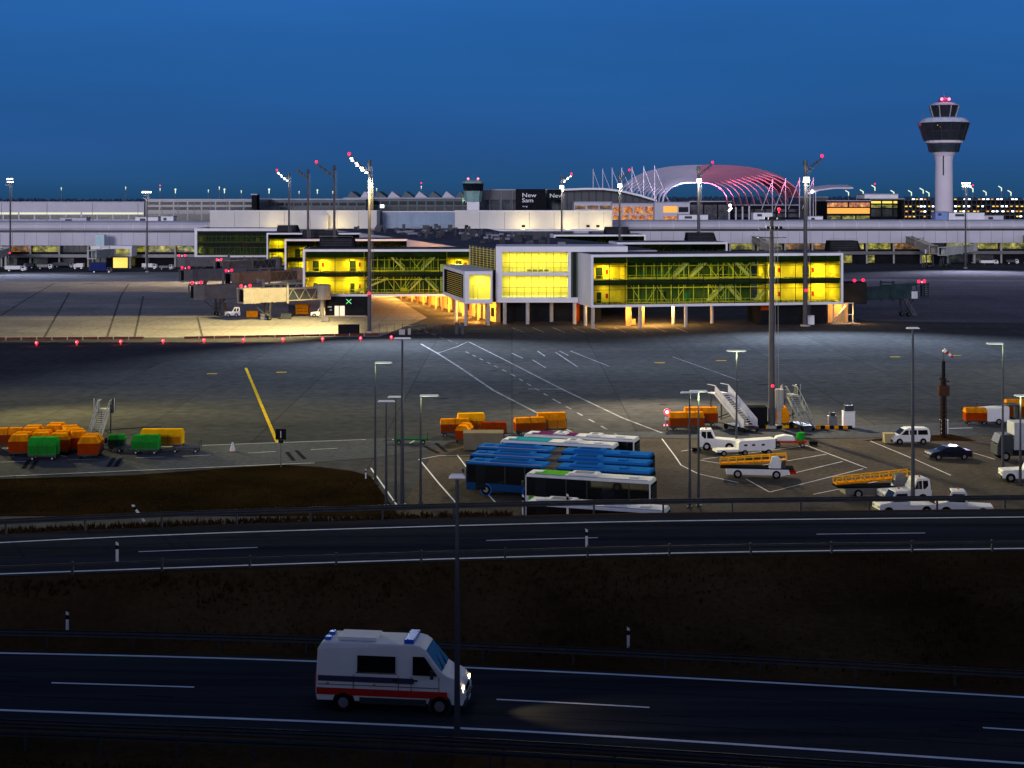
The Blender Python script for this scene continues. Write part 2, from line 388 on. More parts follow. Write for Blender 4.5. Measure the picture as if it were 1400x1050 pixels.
# roads of the foreground
ZU, ZN = 10.0, 7.5
upT = curve_of([(0,742),(200,731.5),(500,722.5),(750,715),(1000,711),(1400,707)], ZU)
upB = curve_of([(0,785),(250,776),(500,767.5),(750,760),(1000,754.5),(1400,750)], ZU)
nrT = curve_of([(0,893),(300,899),(629,912),(1000,930),(1400,953.6)], ZN)
nrB = curve_of([(0,971),(250,980),(500,989),(640,995),(1000,1017),(1400,1044)], ZN)
XS = steps(-160, 160, 80)
def ribbon(name, f0, f1, z, mat, xs=XS):
    return struct(obj(name, MB().strip([(x, f0(x), z) for x in xs], [(x, f1(x), z) for x in xs]), mat))
ribbon('upper_road', lambda x: upB(x)-.45, lambda x: upT(x)+2.0, ZU, road_m)
ribbon('lower_road', lambda x: nrB(x)-1.7, lambda x: nrT(x)+.4, ZN, road_m)
def lines(name, specs, z):
    mb = MB()
    for f, wd in specs: mb.strip([(x, f(x)-wd/2, z+.012) for x in XS], [(x, f(x)+wd/2, z+.012) for x in XS])
    return mb
mu_ = lines('', [(upT, .21), (upB, .20)], ZU)
mn_ = lines('', [(nrT, .19), (nrB, .20)], ZN)
def dashes(mb, pix, z, per, L, wd=.14):
    w0 = gp(*pix[0], z); w1 = gp(*pix[1], z); 
    return w0, w1
def dashrow(mb, fT, fB, z, x0, L, gap, pos, n0, n1):
    for k in range(n0, n1):
        a = x0+k*(L+gap); xs = steps(a, a+L, 3)
        f = lambda x: fB(x)+(fT(x)-fB(x))*pos
        mb.strip([(x, f(x)-.07, z+.012) for x in xs], [(x, f(x)+.07, z+.012) for x in xs])
a = gp(190, 754, ZU); b = gp(352, 749, ZU); c = gp(665, 739, ZU)
dashrow(mu_, upT, upB, ZU, a.x, b.x-a.x, c.x-b.x, .5, -4, 8)
a = gp(72, 932, ZN); b = gp(267, 937.5, ZN); c = gp(679, 954, ZN)
dashrow(mn_, nrT, nrB, ZN, a.x, b.x-a.x, c.x-b.x, .47, -5, 8)
wr = random.Random(8); mb = MB()
for fT, fB, z in ((upT, upB, ZU), (nrT, nrB, ZN)):
    for pos in (.23, .72): mb.strip([(x, fB(x)+(fT(x)-fB(x))*pos-.02, z+.004) for x in XS], [(x, fB(x)+(fT(x)-fB(x))*pos+.03, z+.004) for x in XS])
    for k in range(26):
        x = wr.uniform(-28, 28); p = wr.uniform(.05, .9); y0 = fB(x)+(fT(x)-fB(x))*p; w_ = wr.uniform(.3, 2.6); d = wr.uniform(.03, .07)
        x2 = x+w_; y1 = fB(x2)+(fT(x2)-fB(x2))*(p+wr.uniform(-.04, .04)); mb.add([(x, y0, z+.006), (x2, y1, z+.006), (x2, y1+d, z+.006), (x, y0+d, z+.006)], [(0,1,2,3)])
struct(obj('road_cracks', mb, M('crack_tar', (.012, .013, .016), .8, 0, .4, .5)))
struct(obj('upper_road_markings', mu_, markw)); struct(obj('lower_road_markings', mn_, markw))
# embankments and the viewing hill as one terrain sheet
mb = MB(); rows = []
for x in steps(-260, 260, 130):
    h = lambda s: .12*math.sin(x*.37+s)+.08*math.sin(x*.83+s*2.1)
    toe = 116+max(0, -x)*.02
    rows.append([(x, -60, 25.2), (x, 3, 25.8), (x, 16, 20+h(1)), (x, 34, 10.6+h(2)), (x, nrB(x)-4.6, 7.3), (x, nrB(x)-1.8, 7.46), (x, nrT(x)+.3, 7.46), (x, nrT(x)+1.4, 7.46),
                 (x, nrT(x)*.55+upB(x)*.45, 8.3+h(3)), (x, upB(x)-.9, 9.9), (x, upB(x)-.6, 9.97), (x, upT(x)+2.1, 9.97), (x, upT(x)+3.4, 9.75), (x, upT(x)+14, 6.2+h(4)), (x, 108, 1.5+h(5)), (x, toe, -.05)])
for r0, r1 in zip(rows, rows[1:]): mb.strip(r0, r1, True)
struct(obj('grass_embankment', mb, grass_m, smooth=True))
patch('grass_verge', [(-700, 705), (-700, 692), (0, 655), (180, 650), (300, 641), (385, 635.5), (440, 639), (480, 644), (506, 651), (520, 670), (545, 705)], .03, verge_m)
mb = MB()
gr = random.Random(3)
def tuft(x, y, z, s):
    for k in range(3):
        a = gr.uniform(0, 3.14); dx, dy = math.cos(a)*s*.25, math.sin(a)*s*.25; lx = gr.uniform(-.3, .3)*s
        mb.add([(x-dx, y-dy, z), (x+dx, y+dy, z), (x+lx, y+gr.uniform(-.3, .3)*s, z+s*gr.uniform(.6, 1.2))], [(0,1,2)])
for k in range(9000):
    x = gr.uniform(-45, 45); t = gr.random()
    a, b = nrT(x)+1.6, upB(x)-1
    zz = (lambda t: 7.46+t/.45*(8.3-7.46) if t < .45 else 8.3+(t-.45)/.55*1.6)(t)
    tuft(x, a+(b-a)*t, zz-.05, gr.uniform(.12, .32))
for k in range(4000):
    x = gr.uniform(-60, 0); tuft(x, upT(x)+2.6+gr.random()*1.5, 9.7, gr.uniform(.15, .35))
for k in range(5000):
    p = gp(gr.uniform(-60, 520), gr.uniform(655, 700)); tuft(p.x, p.y, .02, gr.uniform(.08, .2))
for k in range(2500):
    x = gr.uniform(-25, 25); t = gr.random(); y0 = nrB(x)-4.6; tuft(x, y0-t*3, 7.25+t*.4, gr.uniform(.12, .3))
struct(obj('grass', mb, M('grass_blades', (.060, .036, .015), 1, 0, .5, .3)), 'stuff')
tag(bpy.data.objects['grass'], 'dry dark grass on the banks between the roads', 'grass')

# ------------------------------------------------------------------ guardrails, posts
def guardrail(label, f, z, off, x0, x1, sp=4., h=.75, name='guardrail', beams=((.62, .30),), group='guardrails along the two roads', mat=None):
    mat = mat or galv
    g = thing(name, label, 'guardrail', ((x0+x1)/2, f((x0+x1)/2)+off, z), 0, group); ox, oy = g.location.x, g.location.y
    n = int((x1-x0)/2); xs = steps(x0, x1, n)
    for zc, hh in beams:
        mb = MB(); sec = [(-.04, -hh/2), (.03, -hh/4), (-.04, 0), (.03, hh/4), (-.04, hh/2)] if hh > .2 else [(-.03, -hh/2), (-.03, hh/2)]
        for d in (0, .05):
            for (a, b), (c, e) in zip(sec, sec[1:]):
                mb.strip([(x-ox, f(x)+off-oy+a+d, zc+b) for x in xs], [(x-ox, f(x)+off-oy+c+d, zc+e) for x in xs])
        for s in (-1, 1): mb.strip([(x-ox, f(x)+off-oy-.04, zc+s*hh/2) for x in xs], [(x-ox, f(x)+off-oy+.01, zc+s*hh/2) for x in xs])
        obj('rail', mb, mat, g)
    me = None
    k = x0+.7
    while k < x1:
        if me is None:
            o = obj('post', MB().box(-.05, .05, .03, .15, -.4, h), mat, g); me = o.data
        else:
            o = bpy.data.objects.new('post', me); COL.objects.link(o); o.parent = g
        o.location = (k-ox, f(k)+off-oy, 0); k += sp
    return g
guardrail('long steel guardrail behind the upper road, in front of the bus yard', upT, ZU, 2.35, -60, 60)
guardrail('low guardrail on the near edge of the upper road above the grass bank', upB, ZU, -.55, -55, 55, 4.15, .6, beams=((.48, .12),))
guardrail('guardrail on the far side of the lower road, at the foot of the grass', nrT, ZN, 1.1, -50, 50)
guardrail('wide guardrail nearest the camera along the bottom of the picture', nrB, ZN, -3.1, -45, 45, beams=((.66, .28), (.28, .24)))
guardrail('thin handrail with slender posts just in front of the nearest guardrail', nrB, ZN, -3.8, -45, 45, 2.9, .62, name='handrail', beams=((.6, .07),))

def delineator(px, py, z, label, lean=0):
    p = gp(px, py, z); g = thing('delineator_post', label, 'marker post', p, 0, 'white roadside marker posts')
    g.rotation_euler = (0, lean, 0)
    obj('post', MB().prof([(-.06, -.15), (.06, -.15), (.06, .95), (-.06, 1.02)], -.04, .04), whitep, g)
    obj('reflector_band', MB().prof([(-.065, .66), (.065, .66), (.065, .84), (-.065, .88)], -.045, .045), black, g)
delineator(160, 769, ZU, 'white marker post beside the left dash of the upper road')
delineator(802, 750, ZU, 'white marker post beside the middle dash of the upper road')
delineator(92, 866, 7.9, 'white marker post in the grass at the left picture edge')
delineator(859, 888, 7.7, 'white marker post in the grass right of the tall lamp post')
delineator(715, 700, ZU, 'white marker post behind the guardrail below the white and green bus')
delineator(776, 699, ZU, 'small white marker post by the guardrail near the bus middle')
delineator(195, 710, ZU, 'leaning white marker post above the left guardrail', -.6)
delineator(500, 655, 0, 'white marker post at the corner of the grass verge')

# ------------------------------------------------------------------ street lamps
def street_lamp(px, ytop, ybase, label, z0=0., head='T', r=.11, lit=0, name='street_lamp', wd=1.7, dirx=1):
    p = gp(px, ybase, z0); h = zat(ytop, p.y)-z0
    g = thing(name, label, 'street lamp', p, 0, 'slim street lamps')
    obj('pole', MB().cyl((0,0,0), r*1.3, h*.25, 10, 'z', r*1.1).cyl((0,0,h*.25), r*1.1, h*.75-.1, 10, 'z', r*.65), polem, g, smooth=False)
    obj('base_flange', MB().cyl((0,0,0), r*2.2, .12, 10), polem, g)
    mb = MB(); x0, x1 = (-wd/2, wd/2) if head == 'T' else ((-.1, wd) if dirx > 0 else (-wd, .1))
    mb.add([(x0,-.22,h-.02),(x1,-.22,h-.02),(x1,.22,h-.02),(x0,.22,h-.02),(x0+.12,-.14,h+.11),(x1-.12,-.14,h+.11),(x1-.12,.14,h+.11),(x0+.12,.14,h+.11)],
           [(0,3,2,1),(4,5,6,7),(0,1,5,4),(1,2,6,5),(2,3,7,6),(3,0,4,7)])
    obj('lamp_head', mb, white, g)
    cx = (x0+x1)/2
    obj('diffuser', MB().box(x0+.15, x1-.15, -.14, .14, h-.055, h-.021), e_far if lit else glz, g)
    if lit: lamp('POINT', 'lamp_light', (cx*.6+.0, -.4, h-.5), lit*3, (.9, 1., .42), g, size=.12)
    return g
street_lamp(625, 652, 1026, 'tallest looking lamp post in front, standing at the lower road edge', 7.3, wd=.62, r=.1)
street_lamp(513, 496, 656, 'lamp post with lit head at the right end of the grass verge', head='L', lit=45)
street_lamp(550, 463, 690, 'highest and thickest lamp post in the group of five by the grass', r=.16, wd=1.6)
street_lamp(528, 549, 692, 'shortest lamp post, second from left in the group of five', wd=1.6)
street_lamp(541, 543, 686, 'slim unlit lamp post between the shortest and the highest of the five', wd=1.5)
street_lamp(575, 541, 688, 'lit lamp post at the right end of the group of five', head='L', lit=40)
street_lamp(943, 537, 694, 'unlit lamp post left of its lit twin, right of the buses', wd=1.7)
street_lamp(955, 535, 692, 'lit lamp post of the twin pair right of the buses', wd=1.7, lit=90)
street_lamp(1007, 480, 616, 'lit lamp post rising in front of the white passenger stairs', wd=2.2, lit=110)
street_lamp(1248, 449, 692, 'tall dark lamp post in front of the white van', r=.15, wd=1.2)
street_lamp(1371, 470, 640, 'lit lamp post left of the white box truck', head='L', dirx=-1, lit=60)
street_lamp(1395, 541, 664, 'lit lamp post at the right picture edge by the white tractor', wd=1.2, lit=90)

# ------------------------------------------------------------------ floodlight masts
WARM = (1., .80, .42)
def flood_mast(px, ytop, Y, label, side=-1, lit=True, red=True, arm=4.2, rise=2.6, r=.42, tgt=None, energy=0, spot=80, nl=7, midred=None, cluster=False, name='floodlight_mast', col=WARM, blend=.4, pl=1., polelamp=False, hs=1.):
    p = at(px, Y); h = zat(ytop, Y)
    g = thing(name, label, 'light mast', p, 0, 'apron floodlight masts')
    obj('pole', MB().cyl((0,0,0), r, h*.3, 14, 'z', r*.86).cyl((0,0,h*.3), r*.86, h*.7, 14, 'z', r*.55), M('mast_steel', (.085, .082, .09), .6, .2), g)
    obj('base_plate', MB().cyl((0,0,0), r*2, .35, 12), concw, g)
    obj('ladder', MB().bar((r+.1, -.1, 2), (r*.7+.05, -.1, h-1), .05).bar((r+.45, -.1, 2), (r*.7+.4, -.1, h-1), .05), mgrey, g)
    zt = h-arm*.35 if not cluster else h
    mb = MB()
    if not cluster:
        tip = Vector((side*arm, -.3, zt+rise)) 
        mb.bar((0,-.2,zt-1.0), tip, .22).bar((0,.3,zt-.4), tip+Vector((0,.5,0)), .16)
        mb.cyl((0,0,h-.9), r*.9, 1.3, 10)
        obj('arm', mb, dgrey, g)
        root = Vector((side*.5, -.35, zt-.9))
        for k in range(nl):
            t = (k+.3)/nl; c = root.lerp(tip, t)
            sgn = -1 if k % 2 else 1
            q = c+Vector((sgn*.15, -.3, -.05))
            mbh = MB().cbox(q, .75, .42, .34); o = obj('floodlight', mbh, dgrey, g)
            obj('lens', MB().box(q.x-.26, q.x+.26, q.y-.225, q.y-.213, q.z-.12, q.z+.06).box(q.x-.33, q.x+.33, q.y-.2, q.y+.2, q.z-.19, q.z-.172), e_white if lit and not (polelamp == 2) else glz, o)
        topr = tip+Vector((0, 0, .5))
        if polelamp:
            o = obj('floodlight', MB().box(-.75, .75, -r-.75, -r-.05, h-4.3, h-3.5), dgrey, g)
            obj('lens', MB().box(-.65, .65, -r-.78, -r-.753, h-4.35, h-3.3).box(-.7, .7, -r-.6, -r-.1, h-4.36, h-4.31), e_white, o)
    else:
        mb.box(-1.6, 1.6, -.15, .15, h-1.6, h-1.45).box(-1.6, 1.6, -.15, .15, h-.5, h-.35).box(-1.7, 1.7, -.8, .8, h-2.6, h-2.5)
        obj('head_frame', mb, dgrey, g)
        for k in range(nl):
            qx = (k % 4-1.5)*.95*hs+(.25*(k//4)); qz = h-.2-1.15*(k//4)
            o = obj('floodlight', MB().cbox((qx, -.4, qz), .7*hs, .4, .6*hs), dgrey, g)
            obj('lens', MB().box(qx-.3*hs, qx+.3*hs, -.625, -.603, qz-.26*hs, qz+.26*hs), e_white if lit else glz, o)
        topr = Vector((.9, 0, h+.9))
    if red: obj('obstruction_light', MB().cyl((topr.x, topr.y, topr.z-.5), .05, .5, 6).ball(topr, .36*min(1, Y/330)), e_red, g)
    if midred: obj('obstruction_light', MB().ball((0, -r-.25, midred), .34*min(1, Y/330)), e_red, g)
    if lit:
        lamp('POINT', 'head_glow', (side*1.1 if not polelamp else 0, -2.2, h-2.2 if not polelamp else h-4.6), (700 if not polelamp else 2200)*pl*(h/35), (1, .95, .78), g, size=.3)
        if energy: 
            l = lamp('SPOT', 'floodlight_beam', (p.x+side*1.5, p.y-1.0, h-1), energy, col, None, tgt, .5, spot, blend)
    return g
flood_mast(505, 221, 306, 'tall lit floodlight mast standing in front of the left glass wing', -1, midred=23.6-18.5+3.2,
           tgt=None)
flood_mast(457, 228, 380, 'unlit floodlight mast directly left of the tallest lit mast', -1, False, arm=4.6, rise=2.4)
flood_mast(421, 233, 440, 'unlit mast with dark arm and no red light, third from the glass corner', -1, False, red=False, arm=3.6, rise=1.6)
flood_mast(395, 238, 520, 'lit floodlight mast farthest left above the glass wings', -1, arm=4.2, rise=2.4, tgt=None)
flood_mast(1101, 222, 322, 'lit floodlight mast in front of the right end of the glass wing', 1, arm=3.6, rise=2.2, midred=7.9, r=.55, nl=4, polelamp=2)
flood_mast(955, 229, 420, 'lit floodlight mast left of the pink arched roof', 1, arm=4.0, rise=2.4, r=.6, nl=4, pl=1.8, polelamp=2)
flood_mast(847, 238, 480, 'lit floodlight mast behind the central block, in front of the white spoked roof', 1, arm=3.2, rise=2, nl=3, pl=1.3, polelamp=2)
flood_mast(768, 241, 520, 'lit floodlight mast behind the middle of the white roof room', 1, arm=3.4, rise=1.6, nl=5, pl=1.3, polelamp=1)
flood_mast(14, 244, 570, 'lit cluster mast at the far left of the terminal', cluster=True, nl=8, r=.4, red=False, midred=7, hs=.7)
flood_mast(201, 262, 560, 'dark slim mast with one bright cluster in front of the left terminal', cluster=True, nl=4, r=.35, red=False)
flood_mast(1320, 250, 590, 'lit cluster mast right of the control tower', cluster=True, nl=8, r=.4, red=False)
m9 = flood_mast(1055, 296, 179, 'dark unlit mast on a striped plinth in the equipment yard', -1, False, cluster=True, nl=8, r=.42, red=True, midred=5.2, hs=.55)
p = gp(1055, 583)
pl = thing('mast_plinth', 'black and yellow striped kerb ring round the dark yard mast', 'plinth', p)
mb = MB(); 
for k in range(20):
    a0, a1 = R(18*k), R(18*k+18); mb.mi = k % 2
    mb.add([(rr*math.cos(a), rr*.55*math.sin(a), z) for z in (0, .35) for rr in (3.2, 2.9) for a in (a0, a1)], [(0,1,5,4), (4,5,7,6), (2,6,7,3), (0,4,6,2), (1,3,7,5)])
obj('striped_kerb', mb, [yellowp, black], pl); obj('column_sleeve', MB().cyl((.9, -.1, 0), .55, 4.6, 12), concw, pl)

# distant small lit lamps
far = [(84,257,0),(172,256,0),(219,258,1),(240,259,0),(285,260,0),(300,256,0),(307,259,0),(330,261,0),(368,259,0),(409,262,0),(434,260,0),(455,262,0),(515,258,0),
       (576,255,1),(735,262,0),(1160,263,0),(1180,262,0),(1196,256,1),(1222,263,0),(1246,263,0),(1262,260,0),(1270,264,0),(1330,258,1),(1348,263,0),(1369,257,0),(1382,263,0)]
proto = None
names = ['left edge of the sky','second from the left edge','with a red top over the left dark building','left of the dark glass building roof','over the dark glass building','taller, over the dark glass building','bright, right of the taller one','small, left of the chimney block','bright, at the chimney block','left of the lit mast pole','bright, between the two unlit masts','small, behind the unlit mast','left of the saw-tooth roof','with a red top over the saw-tooth roof','by the dark billboard','first right of the arched roof','second right of the arched roof','with a red top right of the arched roof','above the yellow lit building','left of the control tower','tallest close left of the tower','touching the tower left side','with a red top right of the tower','second right of the tower','near the right edge, taller','last at the right picture edge']
for (x, y, rd), nm in zip(far, names):
    Y = 900+(x*7) % 160; p = at(x, Y); h = zat(y, Y)
    g = thing('distant_lamp', 'small distant lamp on the horizon '+nm, 'lamp', p, 0, 'distant lamps on the horizon')
    obj('pole', MB().cyl((0,0,0), .28, h, 6), mgrey, g)
    big = 1.15 if x in (240, 307, 368, 434, 1160, 1180, 1222, 1246, 1348, 1382) else .7
    big *= .55
    if x > 1100: obj('lamp_head', MB().bar((0,-.3,h-2.2), (0,-.3,h+.2), .5).bar((0,-.3,h), (-2.2, -.3, h+1.3), .7, .5), e_far, g)
    else: obj('lamp_head', MB().ball((0,-.3,h), big, 8).bar((0,-.35,h-4*big), (0,-.35,h), .7*big), e_far, g)
    if rd: obj('red_light', MB().ball((0,-.3,h+2.2), .45, 8), e_red, g)

# red edge lights along the concrete apron
for k, (x, y) in enumerate([(50,473),(105,472),(165,471),(223,470),(279,469),(333,468.5),(387,468),(441,467.5),(493,466.5),(535,465)]):
    p = gp(x, y); g = thing('edge_light', 'red edge light '+['at the left picture border','second from the left border','third from the left border','at the gap between the low barriers','just right of the barrier gap','below the wheels of the boarding bridges','under the cream boarding bridge','below the dark crate','at the foot of the tall lit mast','last on the right by the fence'][k]+' of the concrete apron', 'edge light', p, 0, 'red edge lights')
    obj('stand', MB().cyl((0,0,0), .14, .3, 8), orange, g); obj('bulb', MB().ball((0,0,.6), .30, 10), e_red, g)
    obj('glass_core', MB().ball((0,-.36,.66), .16, 8), e_redw, g)
    lamp('POINT', 'bulb_light', (0, -1.0, .9), 60, (1., .05, .12), g, size=.2)
for (x0, y0, x1, y1, l) in ((-140, 466, 217, 464, 'long low dark red barrier left of the gap on the concrete apron edge'), (251, 464, 520, 459, 'low dark red barrier right of the gap, ending at the tall mast')):
    a = gp(x0, y0); b = gp(x1, y1); L = (b-a).length; g = thing('low_barrier', l, 'barrier', a, math.atan2(b.y-a.y, b.x-a.x), 'low apron barriers')
    mb = MB(); n = int(L/3)
    for k in range(n): mb.box(k*3+.1, k*3+2.9, -.15, .15, .12, .55)
    obj('boards', mb, M('dark_red_board', (.12, .04, .03), .7, 0, .3, .2), g)
    mb = MB()
    for k in range(n): mb.box(k*3-.08, k*3+.08, -.25, .25, 0, .6)
    obj('feet', mb, concw, g)

# ------------------------------------------------------------------ the glazed pier
gl_y = glass_mat('clear_glazing', (.90, .96, .72), .03)
gl_g = glass_mat('green_glazing', (.52, .62, .34), .03)
YEL = (1., .80, .20)
def glass_wing(name, label, p0, p1, z0, z1, depth, zones, energy, glassm, frame_t=.55, stairs=(), nb=None, louv=False, lights=True, mid=True):
    """p0 -> p1: front bottom line on the ground plan; zones: (u0,u1,kind)"""
    p0 = Vector((p0[0], p0[1], 0)); p1 = Vector((p1[0], p1[1], 0)); W = (p1-p0).length
    g = thing(name, label, 'building', p0, math.atan2(p1.y-p0.y, p1.x-p0.x), 'glazed wings of the pier')
    t = frame_t; D = depth
    mb = MB().box(0, W, 0, D, z0, z0+t).box(0, W, -.0, D, z1-t, z1).box(0, t, .0, D, z0+t, z1-t).box(W-t, W, 0, D, z0+t, z1-t)
    obj('frame', mb, white, g)
    obj('roof', MB().box(.8, W-.8, .8, D, z1+.003, z1+.12), roofdk, g)
    zi0, zi1 = z0+t, z1-t; zm = (zi0+zi1)/2
    for (a, b, k) in zones:
        u0, u1 = t+a*(W-2*t), t+b*(W-2*t)
        m = {'y': yelwall, 'g': dkgreen, 'c': cream, 'k': dark}[k]
        dpt = D*.45 if k in 'yc' else D*.8
        obj('interior_wall', MB().box(u0, u1, dpt, dpt+.2, zi0, zi1), m, g)
        if k != 'g':
            obj('partition', MB().box(u0, u0+.15, .5, dpt, zi0, zi1).box(u1-.15, u1, .5, dpt, zi0, zi1), m, g)
    mb = MB().box(t, W-t, .45, D*.8, zm-.5, zm+.12) if mid else MB().box(t, W-t, .45, .6, zm-.1, zm)
    obj('floor_slab', mb, M('slab_dark', (.03, .035, .03), .5, 0, .2, .5), g)
    if mid: obj('floor_finish', MB().box(t, W-t, .45, D*.8, zm+.123, zm+.15).box(t, W-t, .45, D*.8, zi0+.003, zi0+.03), M('interior_floor', (.18, .17, .08), .5, 0, .2, .4), g)
    obj('glazing', MB().box(t, W-t, .12, .16, zi0, zi1), glassm, g)
    # dark ceiling voids and the steelwork seen behind the glass
    if mid:
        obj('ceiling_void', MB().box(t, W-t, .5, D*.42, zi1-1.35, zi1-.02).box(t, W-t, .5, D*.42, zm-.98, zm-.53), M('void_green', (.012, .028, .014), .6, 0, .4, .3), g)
        rr = random.Random(int(W*10)); px_ = M('yellow_rail', (.75, .66, .10), .5, 0, .2, 1)
        for (a, b, k) in zones:
            u0, u1 = t+a*(W-2*t), t+b*(W-2*t)
            if k == 'g':
                mb = MB()
                for zf, zc in ((zi0, zm-.98), (zm+.15, zi1-1.35)):
                    u = u0+.6
                    while u < u1-.3:
                        mb.box(u-.07, u+.07, 3.6, 3.75, zf, zc); u += rr.choice((1.1, 1.7, 2.3))
                    mb.box(u0, u1, 3.55, 3.8, zc-.9, zc-.72).box(u0, u1, 3.55, 3.8, zf+.05, zf+.35)
                    for q in range(int((u1-u0)/4)):
                        ua = rr.uniform(u0, u1-2.5); d = rr.choice((-1, 1)); mb.bar((ua if d > 0 else ua+2.4, 3.0, zf+.3), (ua+2.4 if d > 0 else ua, 3.0, zc-.2), .12)
                obj('steelwork', mb, px_, g)
                for q in range(int((u1-u0)/5)):
                    ua = rr.uniform(u0, u1-2); zf = rr.choice((zi0, zm+.15)); obj('inner_panel', MB().box(ua, ua+rr.uniform(1, 2.2), 4.6, 4.7, zf, zf+rr.uniform(1.2, 2.8)), rr.choice([yelwall, glz, M('teal_panel', (.02, .10, .09), .3)]), g)
            else:
                for q in range(max(1, int((u1-u0)/7))):
                    ua = u0+1+(u1-u0-2)*(q+rr.random()*.6)/max(1, int((u1-u0)/7)); zf = rr.choice((zi0, zm+.15))
                    obj('inner_door', MB().box(ua, ua+1.5, D*.45-.06, D*.45-.004, zm+.16, zm+2.6).box(ua+.2, ua+1.2, D*.45-.06, D*.45-.004, zi0+.03, zi0+2.3), M('door_dark', (.03, .035, .02), .5), g)
                    obj('fire_cabinet', MB().box(ua+2.2, ua+2.7, D*.45-.12, D*.45-.004, zm+1.2, zm+2.2).box(ua+2.2, ua+2.7, D*.45-.12, D*.45-.004, zi0+1.0, zi0+2.0), redp, g)
    nb = nb or max(3, int(W/3.6)); mb = MB()
    for k in range(nb+1): u = t+(W-2*t)*k/nb; mb.box(u-.06, u+.06, 0.02, .115, zi0, zi1)
    for z in (zi0+.55, zi0+(zm-zi0)*.62, zm+.02, zm+(zi1-zm)*.6): mb.box(t, W-t, .03, .118, z-.04, z+.04)
    obj('glazing_bars', mb, dark, g)
    # inner railings and posts
    mb = MB()
    for zf in (zi0, zm+.12):
        mb.bar((t+.5, 1.0, zf+1.0), (W-t-.5, 1.0, zf+1.0), .07)
        u = t+2
        while u < W-t: mb.box(u-.03, u+.03, 1.0, 1.06, zf, zf+1.0+(2.0 if int(u*7) % 3 == 0 else 0)); u += 1.25
    obj('railing', mb, M('yellow_rail', (.75, .66, .10), .5, 0, .2, 1), g)
    for (a, b, up) in stairs:
        u0, u1 = W*a, W*b; zb = zi0 if not up else zm+.12; zt_ = zb+3.6
        mb = MB()
        for yy in (2.0, 3.3): mb.bar((u0, yy, zb+.3), (u1, yy, zt_), .16, .4)
        for k in range(14): s = k/14; mb.box(u0+(u1-u0)*s-.2, u0+(u1-u0)*s+.2, 2.0, 3.3, zb+.3+(zt_-zb-.3)*s, zb+.36+(zt_-zb-.3)*s)
        for k in range(8): s = k/8; mb.bar((u0+(u1-u0)*s, 2.0, zb+.4+(zt_-zb-.3)*s), (u0+(u1-u0)*s, 2.0, zb+1.4+(zt_-zb-.3)*s), .06)
        mb.bar((u0, 2.0, zb+1.4), (u1, 2.0, zt_+1.1), .09)
        obj('stair', mb, M('stair_paint', (.75, .68, .3), .5, 0, .1, 1), g)
    if lights:
        for (a, b, k) in zones:
            u0, u1 = t+a*(W-2*t), t+b*(W-2*t); n = max(1, int((u1-u0)/5.0))
            for i in range(n):
                u = u0+(u1-u0)*(i+.5)/n
                for zc in (zm-1.1, zi1-1.9):
                    e = energy*(.95 if k in 'yc' else .75)*(.2+1.5*random.random()**1.5)
                    dy = D*.33 if k in 'yc' else D*.3
                    lamp('AREA', 'ceiling_light', (u, dy, zc), e, YEL if k != 'c' else (1, .88, .4), g, size=.45, target=None)
    return g
rw = glass_wing('glass_wing', 'long right glass wing on columns with yellow rooms at both ends', (17.0, 315), (73.6, 325), 4.6, 16.0, 14,
    [(0, .135, 'y'), (.135, .70, 'g'), (.70, 1, 'y')], 420, gl_y, stairs=((.40, .46, 1), (.47, .53, 0), (.33, .39, 1), (.60, .55, 0), (.66, .72, 0), (.64, .58, 1)), nb=16)
lw = glass_wing('glass_wing', 'left glass wing with green cross sign below its left half', (-50.2, 351), (-9.7, 352), 4.6, 15.9, 14,
    [(0, .36, 'y'), (.36, .86, 'g'), (.86, 1, 'y')], 420, gl_y, stairs=((.30, .50, 0), (.62, .70, 0), (.60, .52, 1), (.70, .78, 1), (.80, .72, 0)), nb=11)
glass_wing('glass_wing', 'second glass wing, close behind the left front wing', (-67.8, 436), (-24, 437), 4.6, 16.0, 14, [(0, .2, 'y'), (.2, 1, 'g')], 500, gl_g)
glass_wing('glass_wing', 'third glass wing, a narrow lit strip above the boarding bridges', (-86.6, 516), (-42, 517), 4.6, 16.0, 14, [(0, .25, 'y'), (.25, 1, 'g')], 600, gl_g)
glass_wing('glass_wing', 'rear left glass wing with horizontal sun blinds and dark green glass', (-125.5, 578), (-92, 578), 4.6, 16.4, 20, [(0, 1, 'g')], 420, gl_g, frame_t=1.1)
bl = thing('sun_blinds', 'horizontal metal sun blinds in front of the rear left wing', 'blinds', (-124, 577.2, 0))
mb = MB()
for k in range(22): mb.box(0, 30.5, 0, .3, 5.9+k*.44, 5.97+k*.44)
obj('slats', mb, M('slat_green_grey', (.07, .09, .075), .6), bl)
# wing roofs on the right-hand side
glass_wing('glass_wing', 'second right wing, dark strip showing above the front wing roof', (29, 404), (60, 407), 4.6, 16.0, 14, [(0, 1, 'g')], 240, gl_g)
glass_wing('glass_wing', 'third right wing behind the lit mast, only its white roof edge shows', (14, 490), (45, 492), 4.6, 16.0, 14, [(0, 1, 'g')], 240, gl_g)
